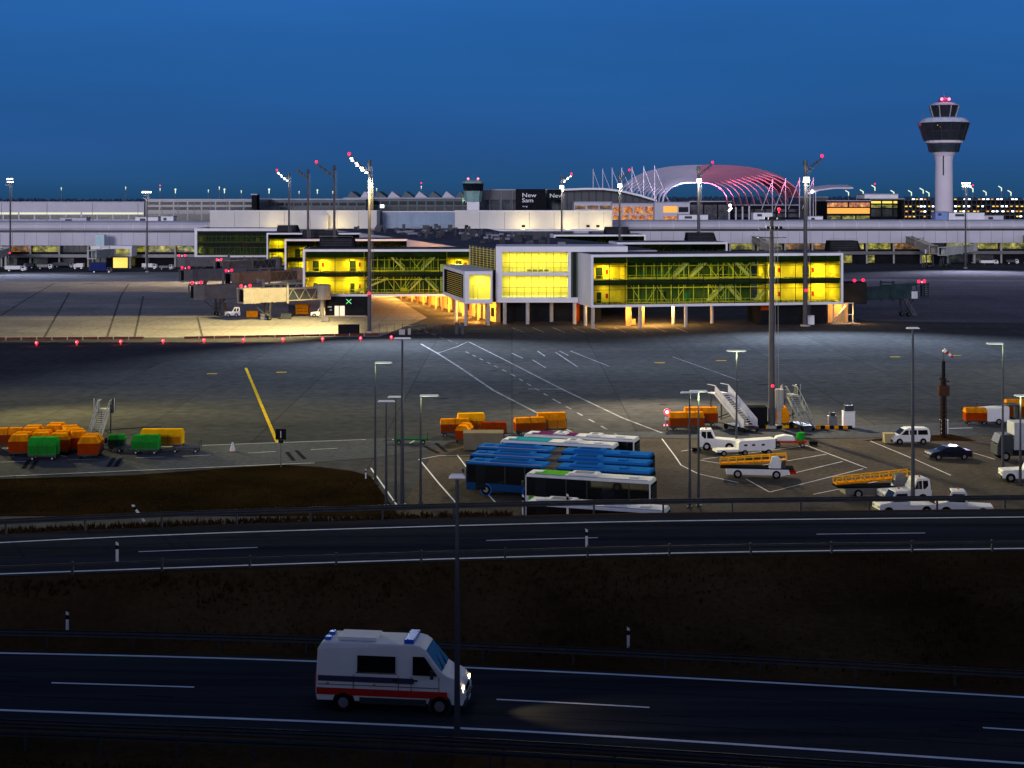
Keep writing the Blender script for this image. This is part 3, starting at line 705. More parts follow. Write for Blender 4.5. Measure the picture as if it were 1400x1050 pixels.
# centre block
cb = thing('centre_block', 'white central block of the pier with two tiers of bright yellow windows', 'building', (-3.6, 326, 0))
W = 16.4
mb = MB().box(0, W+2, 0, 16, 4.9, 6.0).box(0, W+13, 0, 16, 16.2, 17.4).box(0, 1.4, 0, 16, 6.0, 16.2).box(W-.25, W+.35, 0, 16, 6.0, 16.2).box(1.4, W-.25, 0, .5, 10.9, 11.6)
obj('frame', mb, white, cb)
obj('interior_wall', MB().box(1.4, W-.25, 7, 7.2, 6.0, 16.2), M('cream_yellow_wall', (.9, .74, .22), .7, 0, .06, .4), cb)
obj('floor_slab', MB().box(1.4, W-.25, .5, 7, 10.9, 11.6), concw, cb)
for z0, z1 in ((6.0, 10.9), (11.6, 16.2)):
    obj('window', MB().box(1.4, W-.25, .2, .24, z0, z1), gl_y, cb)
    mb = MB()
    for k in range(1, 9): u = 1.4+(W-1.65)*k/9; mb.box(u-.045, u+.045, .12, .195, z0, z1)
    mb.box(1.4, W-.25, .12, .197, z0+2.2, z0+2.28); mb.bar((1.6, 1.0, z0+1.0), (W-.5, 1.0, z0+1.0), .06)
    for k in range(14): u = 1.8+k*.95; mb.box(u-.02, u+.02, .98, 1.02, z0, z0+1.0)
    obj('window_bars', mb, M('warm_bar', (.12, .10, .06), .5, .2), cb)
    for k in range(4): lamp('AREA', 'ceiling_light', (3.4+k*3.6, 4.6, z1-.25), 260, (1, .86, .36), cb, size=1.8)
mb = MB()
for k in range(4): mb.box(7+k*1.3, 8+k*1.3, 4.5, 5.4, 11.6, 12.05)
obj('seat_row', mb, M('seat_grey', (.2, .18, .1), .6), cb)
obj('side_glazing', MB().prism([(W+.35, .3), (W+3.9, 4.3), (W+3.7, 4.5), (W+.35, .5)], 4.9, 16.2), glz, cb)
obj('side_glass_bars', MB().bar((W+.6, .4, 4.9), (W+.6, .4, 16.2), .12).bar((W+1.6, 1.5, 4.9), (W+1.6, 1.5, 16.2), .12).bar((W+2.7, 2.8, 4.9), (W+2.7, 2.8, 16.2), .12), M('green_bar', (.12, .2, .08), .5), cb)
obj('louvre_wall', MB().prism([(-.1, .4), (-.1, .7), (-6.2, 24), (-6.4, 24)], 12.2, 16.9), dgrey, cb)
mb = MB()
for k in range(9): z = 12.3+k*.52; mb.bar((-.2, .1, z), (-6.6, 23.8, z), .12, .14)
for k in range(8): t = k/7; mb.bar((-.25-6.3*t, 0+23.6*t, 12.2), (-.25-6.3*t, 23.6*t, 16.9), .12)
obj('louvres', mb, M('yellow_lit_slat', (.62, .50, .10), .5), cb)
obj('column', MB().cyl((2.0, 1.2, 0), .42, 4.9, 14), concw, cb)
for x, y in ((7.1, 1.2), (12.6, 7.5), (W+1.2, 1.6)): obj('column', MB().cyl((x, y, 0), .42, 4.9, 14), concw, cb)
obj('ground_floor', MB().box(.5, 24, 9, 15, 0, 4.9), dark, cb)
obj('stub_wall', MB().box(17.5, 19.0, 8.2, 8.9, 0, 4.2), redor, cb)
# small front block with louvre face
fb = thing('front_block', 'small white projecting block with one lit window and a slatted side', 'building', (0, 0, 0))
P = [(-10.4, 321), (-4.4, 322), (-3.9, 338), (-12.5, 358), (-17.5, 357)]
obj('shell', MB().prism(P, 5.0, 5.9).prism(P, 11.3, 12.1).prism([(-10.4, 321), (-9.4, 321.15), (-9.6, 325), (-10.9, 326)], 5.9, 11.3).prism([(-17.5, 357), (-16.1, 349), (-15.6, 350), (-16.5, 357)], 5.9, 11.3).prism([(-4.75, 321.95), (-4.4, 322), (-3.9, 338), (-4.6, 338)], 5.9, 11.3), white, fb)
obj('interior_wall', MB().box(-10, -4.6, 326, 326.2, 5.9, 11.3), M('cream_yellow_wall', (.9, .74, .22)), fb)
obj('window', MB().prism([(-9.4, 321.3), (-4.75, 322.1), (-4.75, 322.15), (-9.4, 321.35)], 5.9, 11.3), gl_y, fb)
lamp('AREA', 'ceiling_light', (-7.2, 323.8, 11.1), 420, (1, .84, .34), fb, size=1.6)
obj('door_frame', MB().box(-8.6, -8.5, 322.2, 322.3, 5.9, 8.9).box(-7.6, -7.5, 322.2, 322.3, 5.9, 8.9).box(-8.6, -7.5, 322.2, 322.3, 8.9, 9.0), concw, fb)
obj('inner_side', MB().prism([(-10.9, 326.2), (-11.0, 326.2), (-16.2, 349), (-15.9, 349)], 5.9, 11.3), dark, fb)
mb = MB()
for k in range(11): z = 6.3+k*.45; mb.bar((-11.15, 326, z), (-16.1, 349, z), .1, .13)
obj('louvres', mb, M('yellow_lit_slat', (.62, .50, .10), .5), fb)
for x, y in ((-10.2, 323), (-5.2, 323.5), (-12.8, 335)): obj('column', MB().cyl((x, y, 0), .35, 5.0, 12), concw, fb)
# orange-lit ground floor under the pier
gf = thing('ground_floor_wall', 'orange lit ground floor rooms running back under the pier', 'building', (0, 0, 0))
A0 = Vector((-3.6, 331.5, 0)); A1 = Vector((-33, 425, 0)); dv = (A1-A0).normalized(); nv = Vector((dv.y, -dv.x, 0)); nv = -nv if nv.x > 0 else nv
obj('wall', MB().prism([A0.to_tuple()[:2], A1.to_tuple()[:2], (A1-nv*1).to_tuple()[:2], (A0-nv*1).to_tuple()[:2]], 0, 4.55), M('ochre_wall', (.55, .33, .12), .7, 0, .15, .4), gf)
L = (A1-A0).length; k = 1.5; i = 0
while k < L-3:
    c = A0+dv*k+nv*.03; e = c+dv*2.2
    obj('door' if i % 3 else 'window', MB().prism([c[:2], e[:2], (e+nv*.08)[:2], (c+nv*.08)[:2]], .1 if i % 3 else 1.2, 3.2), [dark, e_warm, dgrey][i % 3], gf)
    obj('pier', MB().box(-.25, .25, -.25, .25, 0, 4.5), M('ochre_wall', (.55, .33, .12)), gf, loc=(A0+dv*(k-1)+nv*2.2))
    if i % 2 == 0: lamp('POINT', 'wall_lamp', A0+dv*(k+1)+nv*4.5+Vector((0, 0, 3.0)), 7000, (1., .42, .06), None, size=.3)
    k += 6.5; i += 1
# ground-floor cabin with the green cross sign
cs = thing('ground_cabin', 'black ground floor cabin with lit white door and green cross sign', 'building', (at(445, 349).x, 349, 0))
w_ = at(502, 349).x-at(445, 349).x
obj('body', MB().box(0, w_, 0, 9, 0, 4.55), dark, cs)
obj('door', MB().box(w_*.22, w_*.32, -.04, -.005, .1, 2.5).box(w_*.34, w_*.46, -.04, -.005, .1, 2.5), E('door_glow', (1., .85, .6), .9), cs)
obj('cross_sign', MB().bar((w_*.5, -.08, 3.0), (w_*.62, -.08, 4.1), .2, .14).bar((w_*.62, -.08, 3.0), (w_*.5, -.08, 4.1), .2, .14), e_green, cs)
obj('sign', MB().box(w_*.05, w_*.15, -.04, -.005, 2.1, 2.4).box(w_*.1, w_*.15, -.04, -.005, 1.4, 1.6), M('sign_white', (.5, .5, .5)), cs)
obj('threshold', MB().box(.2, w_-.2, -.3, -.005, 0, .18), concw, cs)
gw = thing('gate_cabin', 'dark ground floor cabin beneath the right end of the glass wing', 'building', (at(1040, 326).x, 326, 0), R(10))
obj('body', MB().box(0, 15.4, 0, 9, 0, 4.45), dark, gw); obj('corner_panel', MB().box(0, 2.2, -.03, -.003, 3.2, 4.4), redor, gw)
lf = thing('stair_tower', 'small glass stair tower glowing orange beside the gate cabin', 'building', (at(1139, 328).x, 328, 0), R(10))
obj('frame', MB().box(0, .2, 0, .2, 0, 4.5).box(4.6, 4.8, 0, .2, 0, 4.5).box(2.3, 2.45, 0, .2, 0, 4.5).box(0, 4.8, -.1, .3, 4.5, 4.7).box(.2, 4.6, 0, .1, 2.0, 2.1), concw, lf)
obj('back_wall', MB().box(0, 4.8, 3, 3.2, 0, 4.5), M('ochre_wall', (.55, .33, .12)), lf); obj('floor', MB().box(-.5, 6, -1.2, 3, .01, .1), concw, lf)
obj('stair', MB().bar((.6, 1.5, .2), (3.6, 1.5, 4), .9, .2), concw, lf)
lamp('POINT', 'stair_light', (2.4, .9, 4.0), 900, (1, .5, .12), lf, size=.2); lamp('POINT', 'stair_light', (5.2, -1.2, 2.5), 500, (1, .55, .15), lf, size=.2)
# columns under right wing (children of wing)
for u, v in ((.6, .8), (11.2, 1), (21.5, 1), (.6, 8), (11, 9), (21, 9), (30, 9)):
    obj('column', MB().cyl((u, v, 0), .38, 4.6, 14), concw, rw)
obj('door_bay', MB().box(9.5, 10.4, 6, 6.9, 0, 4.6).box(12.6, 13.5, 6, 6.9, 0, 4.6).box(10.6, 12.4, 9.5, 10.5, 0, 1.2), M('ochre_wall', (.55, .33, .12)), rw)
for u, v, e in ((8, 5.0, 3000), (15, 5.5, 8000), (20, 8, 3500), (3, 6, 900)):
    lamp('POINT', 'soffit_lamp', (u, v, 4.0), e, (1., .50, .10), rw, size=.3)
for k in range(6): obj('pendant_lamp', MB().ball(((2+k*9.6), 2.5, 14.4), .16, 8), e_white, rw)
# spine roof with plant
sp_ = thing('spine_roof', 'dark diagonal roof of the pier spine crowded with air plant', 'building', (0, 0, 0))
Q = [(-3, 343), (34, 343), (25, 400), (0, 500), (-10, 588), (-75, 588), (-40, 470), (-12, 362)]
obj('hall', MB().prism(Q, 4.6, 15.9), lav, sp_); obj('roof', MB().prism([(x*.99, y) for x, y in Q], 15.903, 16.1), roofdk, sp_)
rg = random.Random(11)
for k in range(98):
    t = rg.random()**.8; cx = 14-58*t+rg.uniform(-17, 17)*(.6+.5*t); cy = 362+205*t+rg.uniform(-6, 6)
    s = rg.uniform(.35, 1.25); h = rg.choice((.5, .8, 1.2, 1.6, 2.2)); ty = k % 5
    if ty == 0: mbx = MB().cyl((cx, cy, 16.1), s*.6, h*1.1, 10).cyl((cx, cy, 16.1+h*1.1), s*.75, .25, 10); nm = 'roof_fan'
    elif ty == 1: mbx = MB().box(cx-s*1.8, cx+s*1.8, cy-.5, cy+.5, 16.4, 17.0).box(cx-s*1.5, cx-s*1.4, cy-.4, cy+.4, 16.1, 16.4).box(cx+s*1.4, cx+s*1.5, cy-.4, cy+.4, 16.1, 16.4); nm = 'duct'
    else:
        mbx = MB().box(cx-s, cx+s, cy-s, cy+s, 16.25, 16.1+h).box(cx-s*.9, cx+s*.9, cy-s*.9, cy+s*.9, 16.1, 16.25)
        for q in range(3): mbx.box(cx-s*.9, cx+s*.9, cy-s-.06, cy-s, 16.4+q*h*.25, 16.46+q*h*.25)
        nm = 'air_unit'
    obj(nm, mbx, [roofcl, dgrey, roofcl, M('plant_light', (.22, .22, .26), .5), roofcl][(k*3) % 5], sp_)
# plant blocks on the wings
for (x0, x1, Y, z, l) in ((1133, 1178, 335, 16.1, 'black louvred roof plant above the right end of the glass wing'), (435, 486, 362, 16.05, 'black roof plant on the left front wing'), (412, 462, 446, 16.1, 'black roof plant on the second left wing'), (378, 408, 526, 16.2, 'dark roof plant near the lit left mast'), (938, 980, 416, 16.1, 'dark roof plant behind the middle lit mast'), (826, 862, 500, 16.1, 'dark roof plant beside the lit mast behind the centre')):
    a, b = at(x0, Y).x, at(x1, Y).x
    g = thing('roof_plant', l, 'roof plant', (a, Y, z+.02), 0, 'louvred roof plant'); wd = b-a
    obj('housing', MB().add([(0,0,0),(wd,0,0),(wd,5,0),(0,5,0),(.4,.3,2.3),(wd-.8,.3,2.3),(wd-.8,4.7,2.3),(.4,4.7,2.3)], [(0,3,2,1),(4,5,6,7),(0,1,5,4),(1,2,6,5),(2,3,7,6),(3,0,4,7)]), dark, g)
    mb = MB()
    for k in range(5): mb.box(.6, wd-.9, -.12+k*.07, -.02+k*.07, .35+k*.4, .45+k*.4)
    obj('louvres', mb, dgrey, g); obj('top_rail', MB().bar((.3, .3, 2.7), (wd-.7, .3, 2.7), .07).bar((.4, .3, 2.3), (.4, .3, 2.7), .06).bar((wd-.8, .3, 2.3), (wd-.8, .3, 2.7), .06), mgrey, g)
# white roof rooms
def panel_box(name, label, x0, x1, Y, z0, z1, D, mat, seam=9., group=None, cat='building'):
    a, b = at(x0, Y).x, at(x1, Y).x; g = thing(name, label, cat, (a, Y, 0), 0, group)
    obj('wall', MB().box(0, b-a, 0, D, z0, z1), mat, g)
    mb = MB(); u = seam
    while u < b-a-1: mb.box(u-.07, u+.07, -.03, -.004, z0, z1-.25); u += seam
    obj('panel_seams', mb, mgrey, g); obj('parapet', MB().box(-.2, b-a+.2, -.2, D+.2, z1+.003, z1+.35), white, g)
    return g
r1 = panel_box('roof_room', 'long white roof room above the left glass wings', 287, 515, 590, 15.9, 23.0, 18, cream, 10, 'white roof rooms')
obj('hatch', MB().box(7.5*5, 7.5*5+3, -.5, -.005, 16.2, 19.5), cream, r1); obj('stair_box', MB().box(41, 48, -3, -.005, 16, 21.6), cream, r1)
r2 = panel_box('roof_room', 'long white roof room behind the centre of the pier', 622, 837, 590, 15.9, 23.0, 18, cream, 10, 'white roof rooms')
for k in (4, 27, 53, 57): obj('vent', MB().box(k, k+1.3, -.25, -.005, 16.6, 17.5), dark, r2)
obj('light_shelf', MB().box(0, 63, -9, -.01, 15.2, 15.9), white, r2)
r3 = panel_box('roof_room', 'lower bluish glass roof room between the two long white ones', 523, 622, 604, 15.9, 22.6, 14, M('blue_glass_wall', (.16, .24, .34), .25, 0, .2, .15), 6, 'white roof rooms')
rail = MB()
for k in range(24): rail.box(k*1.2, k*1.2+.06, 0, .06, 16.1, 17.7)
rail.bar((0, 0, 17.7), (28, 0, 17.7), .08)
tag(obj('roof_railing', rail, mgrey, None, loc=(at(525, 585).x, 585, 0)), 'dark railing on the roof edge before the bluish roof room', 'railing')
# warm light strips washing the roof rooms (lamps at their foot)
for xx in (-95, -70, 5, 22, 36): lamp('AREA', 'wall_washer', (xx, 583, 16.6), 700, (1, .78, .3), None, size=1.5, target=(xx, 590, 17.5))

# ------------------------------------------------------------------ the long terminal
def terminal(label, xa, xb, Ya, Yb, seed):
    a = Vector((xa, Ya, 0)); b = Vector((xb, Yb, 0)); L = (b-a).length
    g = thing('terminal_building', label, 'building', a, math.atan2(b.y-a.y, b.x-a.x), 'long terminal with rounded roof')
    tube = [(0, 14.9), (-1.6, 15.1), (-2.4, 16.0), (-2.2, 17.3), (-1.0, 18.3), (1.5, 18.9), (12, 18.9), (12, 14.9)]
    n = len(tube); vs = [(0, y, z) for y, z in tube]+[(L, y, z) for y, z in tube]
    obj('tube_roof', MB().add(vs, [tuple(range(n))[::-1], tuple(range(n, 2*n))]+[(i, (i+1) % n, (i+1) % n+n, i+n) for i in range(n)]), lav, g)
    mb = MB(); u = 5
    while u < L:
        for (y0, z0), (y1, z1) in zip(tube[1:6], tube[2:6]): mb.bar((u, y0-.06, z0+.04), (u, y1-.06, z1+.04), .16)
        u += 10
    obj('roof_ribs', mb, white, g)
    obj('gutter_band', MB().box(0, L, -1.2, 11, 14.2, 14.897), dgrey, g)
    obj('wall', MB().box(0, L, -1.8, 10, 8.9, 14.197), lav, g)
    mb = MB(); u = 5
    while u < L: mb.box(u-.06, u+.06, -1.84, -1.803, 8.9, 14.1); u += 5
    obj('panel_seams', mb, mgrey, g)
    rr = random.Random(seed); u = 0; k = 0
    obj('gallery_back', MB().box(0, L, 1.5, 10, 0, 8.897), dark, g)
    while u < L-1:
        u1 = min(u+11.4, L)
        obj('window', MB().box(u+.2, u1-.2, 1.30, 1.45, 6.2, 8.85), rr.choice([w_warm, w_yel, w_warm, w_dim, w_yel]), g)
        if rr.random() < .75:
            obj('ground_bay', MB().box(u+.4, u+rr.uniform(4, 10), 1.30, 1.45, .3, 3.6), rr.choice([w_yel, w_dim, w_dim, w_yel, w_dim]), g)
        obj('column', MB().cyl((u, -.6, 0), .4, 8.9, 8), concw, g)
        u += 12; k += 1
    obj('gallery_floor', MB().box(0, L, -2.0, 1.29, 4.0, 5.3), mgrey, g)
    mb = MB(); u = .5
    while u < L: mb.box(u-.04, u+.04, .9, .98, 5.3, 8.9); u += 2.4
    mb.box(0, L, .88, 1.0, 6.0, 6.15).box(0, L, .88, 1.0, 8.7, 8.85)
    obj('window_frame', mb, dgrey, g)
    return g
t1 = terminal('left half of the long grey terminal with rounded roof and warm windows', -330, -118, 606, 600, 4)
t2 = terminal('right half of the long grey terminal behind the glass pier', 34, 420, 625, 655, 9)
# boxes on terminal roof
for (x0, x1, y0, y1, l, m) in ((82, 118, 298, 304, 'grey humped roof vent left of the small stack', lav), (185, 216, 297, 304, 'pale roof box under the dark building', white), (220, 237, 296, 304, 'small pale roof box beside the dark building', white),
        (1030, 1056, 291, 303, 'pale roof box under the pink arches', white), (1296, 1346, 291, 303, 'white roof box right of the tower foot', white), (1346, 1372, 295, 303, 'grey roof box near the right edge', lav), (1279, 1297, 290, 303, 'blue roof box at the tower foot', M('blue_box', (.2, .27, .5))), (1105, 1125, 296, 303, 'low pale roof box right of the arches', white), (928, 968, 294, 303, 'white roof box left of the dark hall', white)):
    Y = 645 if x0 > 800 else 612
    a, b = at(x0, Y).x, at(x1, Y).x
    g = thing('roof_box', l, 'roof box', (a, Y, 0), 0, 'boxes on the terminal roof')
    obj('box', MB().box(0, b-a, 0, 6, zat(y1, Y)-1.2, zat(y0, Y)), m, g); obj('cap', MB().box(-.15, b-a+.15, -.15, 6.15, zat(y0, Y)+.003, zat(y0, Y)+.25), mgrey, g)
    obj('grille', MB().box((b-a)*.2, (b-a)*.45, -.06, -.004, zat(y0, Y)-1.6, zat(y0, Y)-.5), dgrey, g)

# ------------------------------------------------------------------ backdrop buildings
def bld(name, label, x0, x1, ytop, Y, D, mat, bands=(), cat='building', seam=0, roofm=None, winm=None, nwin=0, group='far airport buildings'):
    a, b = at(x0, Y).x, at(x1, Y).x; z1 = zat(ytop, Y); wd = b-a
    g = thing(name, label, cat, (a, Y, 0), 0, group)
    obj('wall', MB().box(0, wd, 0, D, 0, z1), mat, g)
    obj('parapet', MB().box(-.3, wd+.3, -.3, D+.3, z1+.003, z1+.5), roofm or greyroof, g)
    for (ya, yb, m, n) in bands:
        za, zb = zat(yb, Y), zat(ya, Y)
        for k in range(n):
            u0, u1 = wd*k/n+.4, wd*(k+1)/n-.4
            obj('window', MB().box(u0, u1, -.12, -.01, za, zb), m, g)
    if seam:
        mb = MB(); u = seam
        while u < wd: mb.box(u-.1, u+.1, -.2, -.125, 5, z1-.3); u += seam
        obj('pilasters', mb, mgrey, g)
    return g
e_strip = E('strip_light', (.95, .95, .6), .7)
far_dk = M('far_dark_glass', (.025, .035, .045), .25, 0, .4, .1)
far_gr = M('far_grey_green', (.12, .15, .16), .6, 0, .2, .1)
g = bld('parking_garage', 'pale clad parking garage at the left above the terminal roof', -60, 197, 277, 740, 40, lav, [(290.5, 293, e_strip, 3), (293.8, 300, w_dim, 12)], seam=23)
bld('office_building', 'dark glass office building right of the pale garage', 199, 352, 273.5, 720, 40, far_dk, [(276, 280, glz, 8), (283, 287, glz, 8), (292, 302, w_dim, 8)], seam=8)
bld('office_building', 'narrow dark stair block beside the small orange lights', 344, 351, 266.5, 715, 8, dark)
bld('office_building', 'grey green low building between the masts', 352, 500, 273, 760, 40, far_gr, [(277, 281, glz, 12), (283, 289, w_dim, 10)])
h_ = bld('hotel_building', 'hotel with a saw-tooth roof and small lit sign', 470, 645, 271.5, 800, 50, far_gr, [(275, 280, glz, 14), (282, 288, w_dim, 14)])
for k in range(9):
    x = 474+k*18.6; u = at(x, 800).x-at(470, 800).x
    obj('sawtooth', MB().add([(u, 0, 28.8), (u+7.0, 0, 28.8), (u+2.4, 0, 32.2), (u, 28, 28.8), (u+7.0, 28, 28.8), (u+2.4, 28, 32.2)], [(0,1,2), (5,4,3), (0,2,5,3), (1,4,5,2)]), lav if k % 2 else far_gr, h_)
text('sign', 'Hilton', 3.1, (at(632, 799).x-at(470, 800).x, -1.0, zat(276.5, 799)), (R(90), 0, 0), E('sign_green', (.6, 1., .5), .9), h_)
for x in (499, 520): obj('lit_window', MB().box(at(x, 800).x-at(470, 800).x, at(x+5, 800).x-at(470, 800).x, -.4, -.15, zat(284, 800), zat(280, 800)), e_cool, h_)
st = thing('small_control_tower', 'small old control tower with pale green cabin on the hotel side', 'control tower', (at(647, 770).x, 770, 0))
obj('shaft', MB().box(-3.2, 3.2, -3, 3, 0, 26.5), white, st); obj('cabin', MB().lathe([(4.2, 26.5), (4.8, 31), (5.2, 32.2)], 8), M('pale_green', (.22, .36, .34), .4), st)
obj('cab_glass', MB().lathe([(5.0, 32.2), (5.6, 36.2)], 8), glz, st); obj('roof', MB().lathe([(5.9, 36.2), (5.9, 37), (3.5, 37.9)], 8), M('pale_green', (.22, .36, .34)), st)
obj('antenna', MB().cyl((0,0,37.9), .12, 4, 6), mgrey, st)
for s in (-2.6, 2.6): obj('red_light', MB().ball((s, -3, 38.6), .6, 8), e_redw, st)
bb = bld('dark_hall', 'dark hall carrying the black billboards', 655, 800, 260, 790, 60, far_dk, [(273, 289, M('hall_facade', (.07, .08, .09), .5, 0, .6, .35), 10)], seam=6)
tag(bb, 'dark hall carrying the black billboards with white lettering', 'building')
bd = thing('billboard', 'left black billboard with three lines of white lettering', 'billboard', (at(705, 775).x, 775, 0), 0, 'black billboards')
ww = at(746, 775).x-at(705, 775).x
obj('panel', MB().box(0, ww, 0, .5, zat(289, 775), zat(258.5, 775)), dark, bd)
sgn = M('sign_letters', (.8, .8, .8), .5); sge = E('sign_lit_letters', (.8, .85, 1.), .38)
text('lettering', 'New', 3.1, (3.3, -.1, zat(269.5, 775)), (R(90), 0, 0), sge, bd, sx=1.25); text('lettering', 'Sam', 3.1, (3.3, -.1, zat(276.5, 775)), (R(90), 0, 0), sge, bd, sx=1.2)
text('lettering', 'ung', 1.2, (3.5, -.1, zat(283, 775)), (R(90), 0, 0), sgn, bd, sx=1.6)
bd2 = thing('billboard', 'right black billboard reading New over the lit mast', 'billboard', (at(748, 776).x, 776, 0), 0, 'black billboards')
ww = at(790, 776).x-at(748, 776).x
obj('panel', MB().box(0, ww, 0, .5, zat(274, 776), zat(259, 776)), dark, bd2)
text('lettering', 'New n', 3.0, (1.2, -.1, zat(270, 776)), (R(90), 0, 0), sge, bd2, sx=1.25)
for x in (693, 698, 750): 
    pass
# curved roof edge hall left of arches
hh = thing('forum_hall', 'dark glass forum hall with thin white curved roof edge', 'building', (0, 0, 0))
pts = [(770, 258), (800, 256.8), (825, 257), (850, 260), (875, 266), (895, 272)]
fr = [at(x, 760, zat(y, 760)) for x, y in pts]; n = len(fr)
mb = MB(); mb.strip([p-Vector((0,0,1.0)) for p in fr], fr); mb.strip(fr, [p+Vector((0,60,0)) for p in fr]); mb.strip([p+Vector((0,60,-1)) for p in fr], [p-Vector((0,0,1.0)) for p in fr])
obj('roof', mb, white, hh)
mb = MB(); mb.add([at(x, 768, 0) for x, y in pts]+[at(x, 768, zat(y, 768)-1.2) for x, y in pts], [(i, i+1, i+1+n, i+n) for i in range(n-1)])
obj('glass_wall', mb, far_dk, hh)
mb = MB()
for k in range(12): x = 775+k*10; mb.bar(at(x, 767, 10), at(x, 767, zat(interp(pts, x), 767)-1.3), .35)
obj('posts', mb, dgrey, hh)
wb = bld('office_building', 'white office with two rows of orange lit windows under the arches', 837, 895, 279, 735, 30, lav, [(282.5, 292, w_red, 4), (294, 301, w_red, 5)])
wc = bld('office_building', 'white office end block with large amber windows', 895, 943, 277.5, 728, 30, lav)
for (x0, x1, y0, y1, m) in ((907, 926, 282, 290.5, e_warm), (907, 926, 296, 301, w_red), (928, 941, 283, 290, glz), (927, 943, 295, 300, e_yel)):
    a0 = at(895, 728).x; obj('window', MB().box(at(x0, 728).x-a0, at(x1, 728).x-a0, -.12, -.01, zat(y1, 728), zat(y0, 728)), m, wc)
bld('office_building', 'low pale office behind the left of the white roof room', 785, 836, 277, 742, 20, lav, [(281, 286, w_warm, 3)])
bld('dark_hall', 'very dark hall under the arches behind the lit mast', 943, 1000, 276, 790, 30, dark, [(280, 300, M('hall_facade', (.07, .08, .09)), 3)])
# arched membrane roof
ar = thing('arched_roof', 'huge white and pink lit membrane roof of nested arches', 'roof', (0, 0, 0))
def arch_curve(k, n=26):
    """nested arches: k=0 front small, k=8 rear large"""
    t = k/8; xl = 905-62*t; xr = 997+100*t; yb = 284-8*t; yt = 249-18*t; Y = 775+k*9
    pts = []
    for i in range(n+1):
        s = i/n; x = xl+(xr-xl)*s
        q = (abs(2*s-1))**3.1
        y = yb-(yb-yt)*(max(0, 1-q))**.52
        pts.append(at(x, Y, zat(y, Y)))
    return pts
pinklit_m = M('pink_lit_membrane', (.72, .27, .36), .7, 0, .1, .1)  # pink of the uplights put into the membrane's own colour
for k in [q*8/11 for q in range(12)]:
    c0 = arch_curve(k); n = len(c0)
    wdt = [.8+1.9*math.sin(math.pi*min(1, i/(n-1)*1.0)) for i in range(n)]
    c1 = [p+Vector((0, 6.5, w_*.95)) for p, w_ in zip(c0, wdt)]
    mb = MB(); mb.strip(c0, c1); mb.strip([p+Vector((0,.2,-.6)) for p in c0], c0)
    h2 = n//2+1
    mb.m = [1 if 700+F*c0[i % (n-1)].x/c0[i % (n-1)].y > 953 else 0 for i in range(len(mb.f))]
    obj('membrane_arch', mb, [membr, pinklit_m], ar, smooth=True)
    mb = MB()
    for q in (c0[0], c0[-1]): mb.bar((q.x, q.y, 0), q, .9, None, 8)
    obj('arch_foot', mb, membr, ar)
c8 = arch_curve(8); c0 = arch_curve(3)
# rear closing membrane on the right half
mb = MB(); mb.strip([p+Vector((0, 3, -.3)) for p in c8[10:]], [p+Vector((0, 42, -5.0)) for p in c8[10:]])
obj('roof_skin', mb, pinklit_m, ar, smooth=True)
for x in (940, 985, 1030, 1075):
    q = at(x, 764, 27); lamp('SPOT', 'pink_uplight', q, 100000 if x > 950 else 30000, (1., .20, .36) if x > 950 else (.9, .8, 1), None, at(x+8, 792, 52), .5, 80, .5)
for x in (880, 905): lamp('SPOT', 'white_uplight', at(x, 758, 31), 10000, (.85, .78, 1.), None, at(x+15, 800, 46), .5, 100, .6)
# facade lights under arches
for (x, y, m) in ((998, 279, e_cool), (1000, 284, e_cool), (1004, 292, e_yel), (998, 282, e_cool)): pass
dh = bld('dark_hall', 'dark glass hall below the pink side of the arches', 1000, 1092, 281, 800, 40, dark, [(286, 290, glz, 6), (292, 297, M('hall_facade', (.07, .08, .09)), 6)])
hl = thing('wall_lights', 'pair of bright white lights low under the pink arches', 'lamps', at(998, 770, 0))
obj('pole', MB().cyl((0,0,0), .2, 26, 6), dgrey, hl); obj('lamp_head', MB().ball((0,-.6,24.6), .8, 8).bar((.8,-.6,23.4), (-.8,-.6,21.6), .9), e_cool, hl)
# spoke masts of the roof
for k, x in enumerate((811, 824, 837, 850, 864, 880, 895)):
    Y = 780; yt = (231, 230.5, 229.5, 229, 228, 227, 226.5)[k]
    g = thing('roof_mast', 'white A-shaped roof mast '+['first from the left','second from the left','third from the left','fourth, beside a lit floodlight','fifth, over the arch start','sixth, tall over the arches','seventh, farthest right of its row'][k], 'mast', at(x, Y, 0), 0, 'white roof masts left of the arches')
    h = zat(yt, Y); obj('upright', MB().bar((0,0,20), (0,0,h), .42, None, 6), membr, g); obj('stay', MB().bar((0,0,h-1), (6.2+k*.5,0,h-18-(k > 3)*5), .3, None, 6), membr, g)
for k, (x, yt) in enumerate(((1056, 245), (1074, 244), (1093, 243), (1112, 243))):
    g = thing('roof_mast', 'white A-shaped roof mast '+['behind the crest of the pink arches','left of the pair beside the floodlight','just left of the lit floodlight mast','right of the lit floodlight mast'][k], 'mast', at(x, 800, 0), 0, 'white roof masts right of the arches')
    h = zat(yt, 800); obj('upright', MB().bar((0,0,18), (0,0,h), .5, None, 6), membr, g); obj('stay', MB().bar((0,0,h-1), (-6,0,h-17), .4, None, 6), membr, g)
cn = thing('canopy', 'white swooping canopy tip right of the arched roof', 'canopy', at(1105, 780, 0))
cp = [(0, 31.5), (6, 33.2), (14, 34.2), (24, 34.2)]
mb = MB(); mb.strip([(x, 0, z) for x, z in cp], [(x, 14, z+1.5) for x, z in cp]); mb.strip([(x, 0, z-.8-.5*(i == 0)) for i, (x, z) in enumerate(cp)], [(x, 0, z) for x, z in cp])
obj('canopy_roof', mb, membr, cn); obj('legs', MB().bar((1, 0, 0), (1, 0, 31.5), .5, None, 6).bar((4, 0, 0), (4, 0, 32), .4, None, 6), membr, cn); obj('lamp_head', MB().ball((2, -1, 32), .9, 8), e_cool, cn)
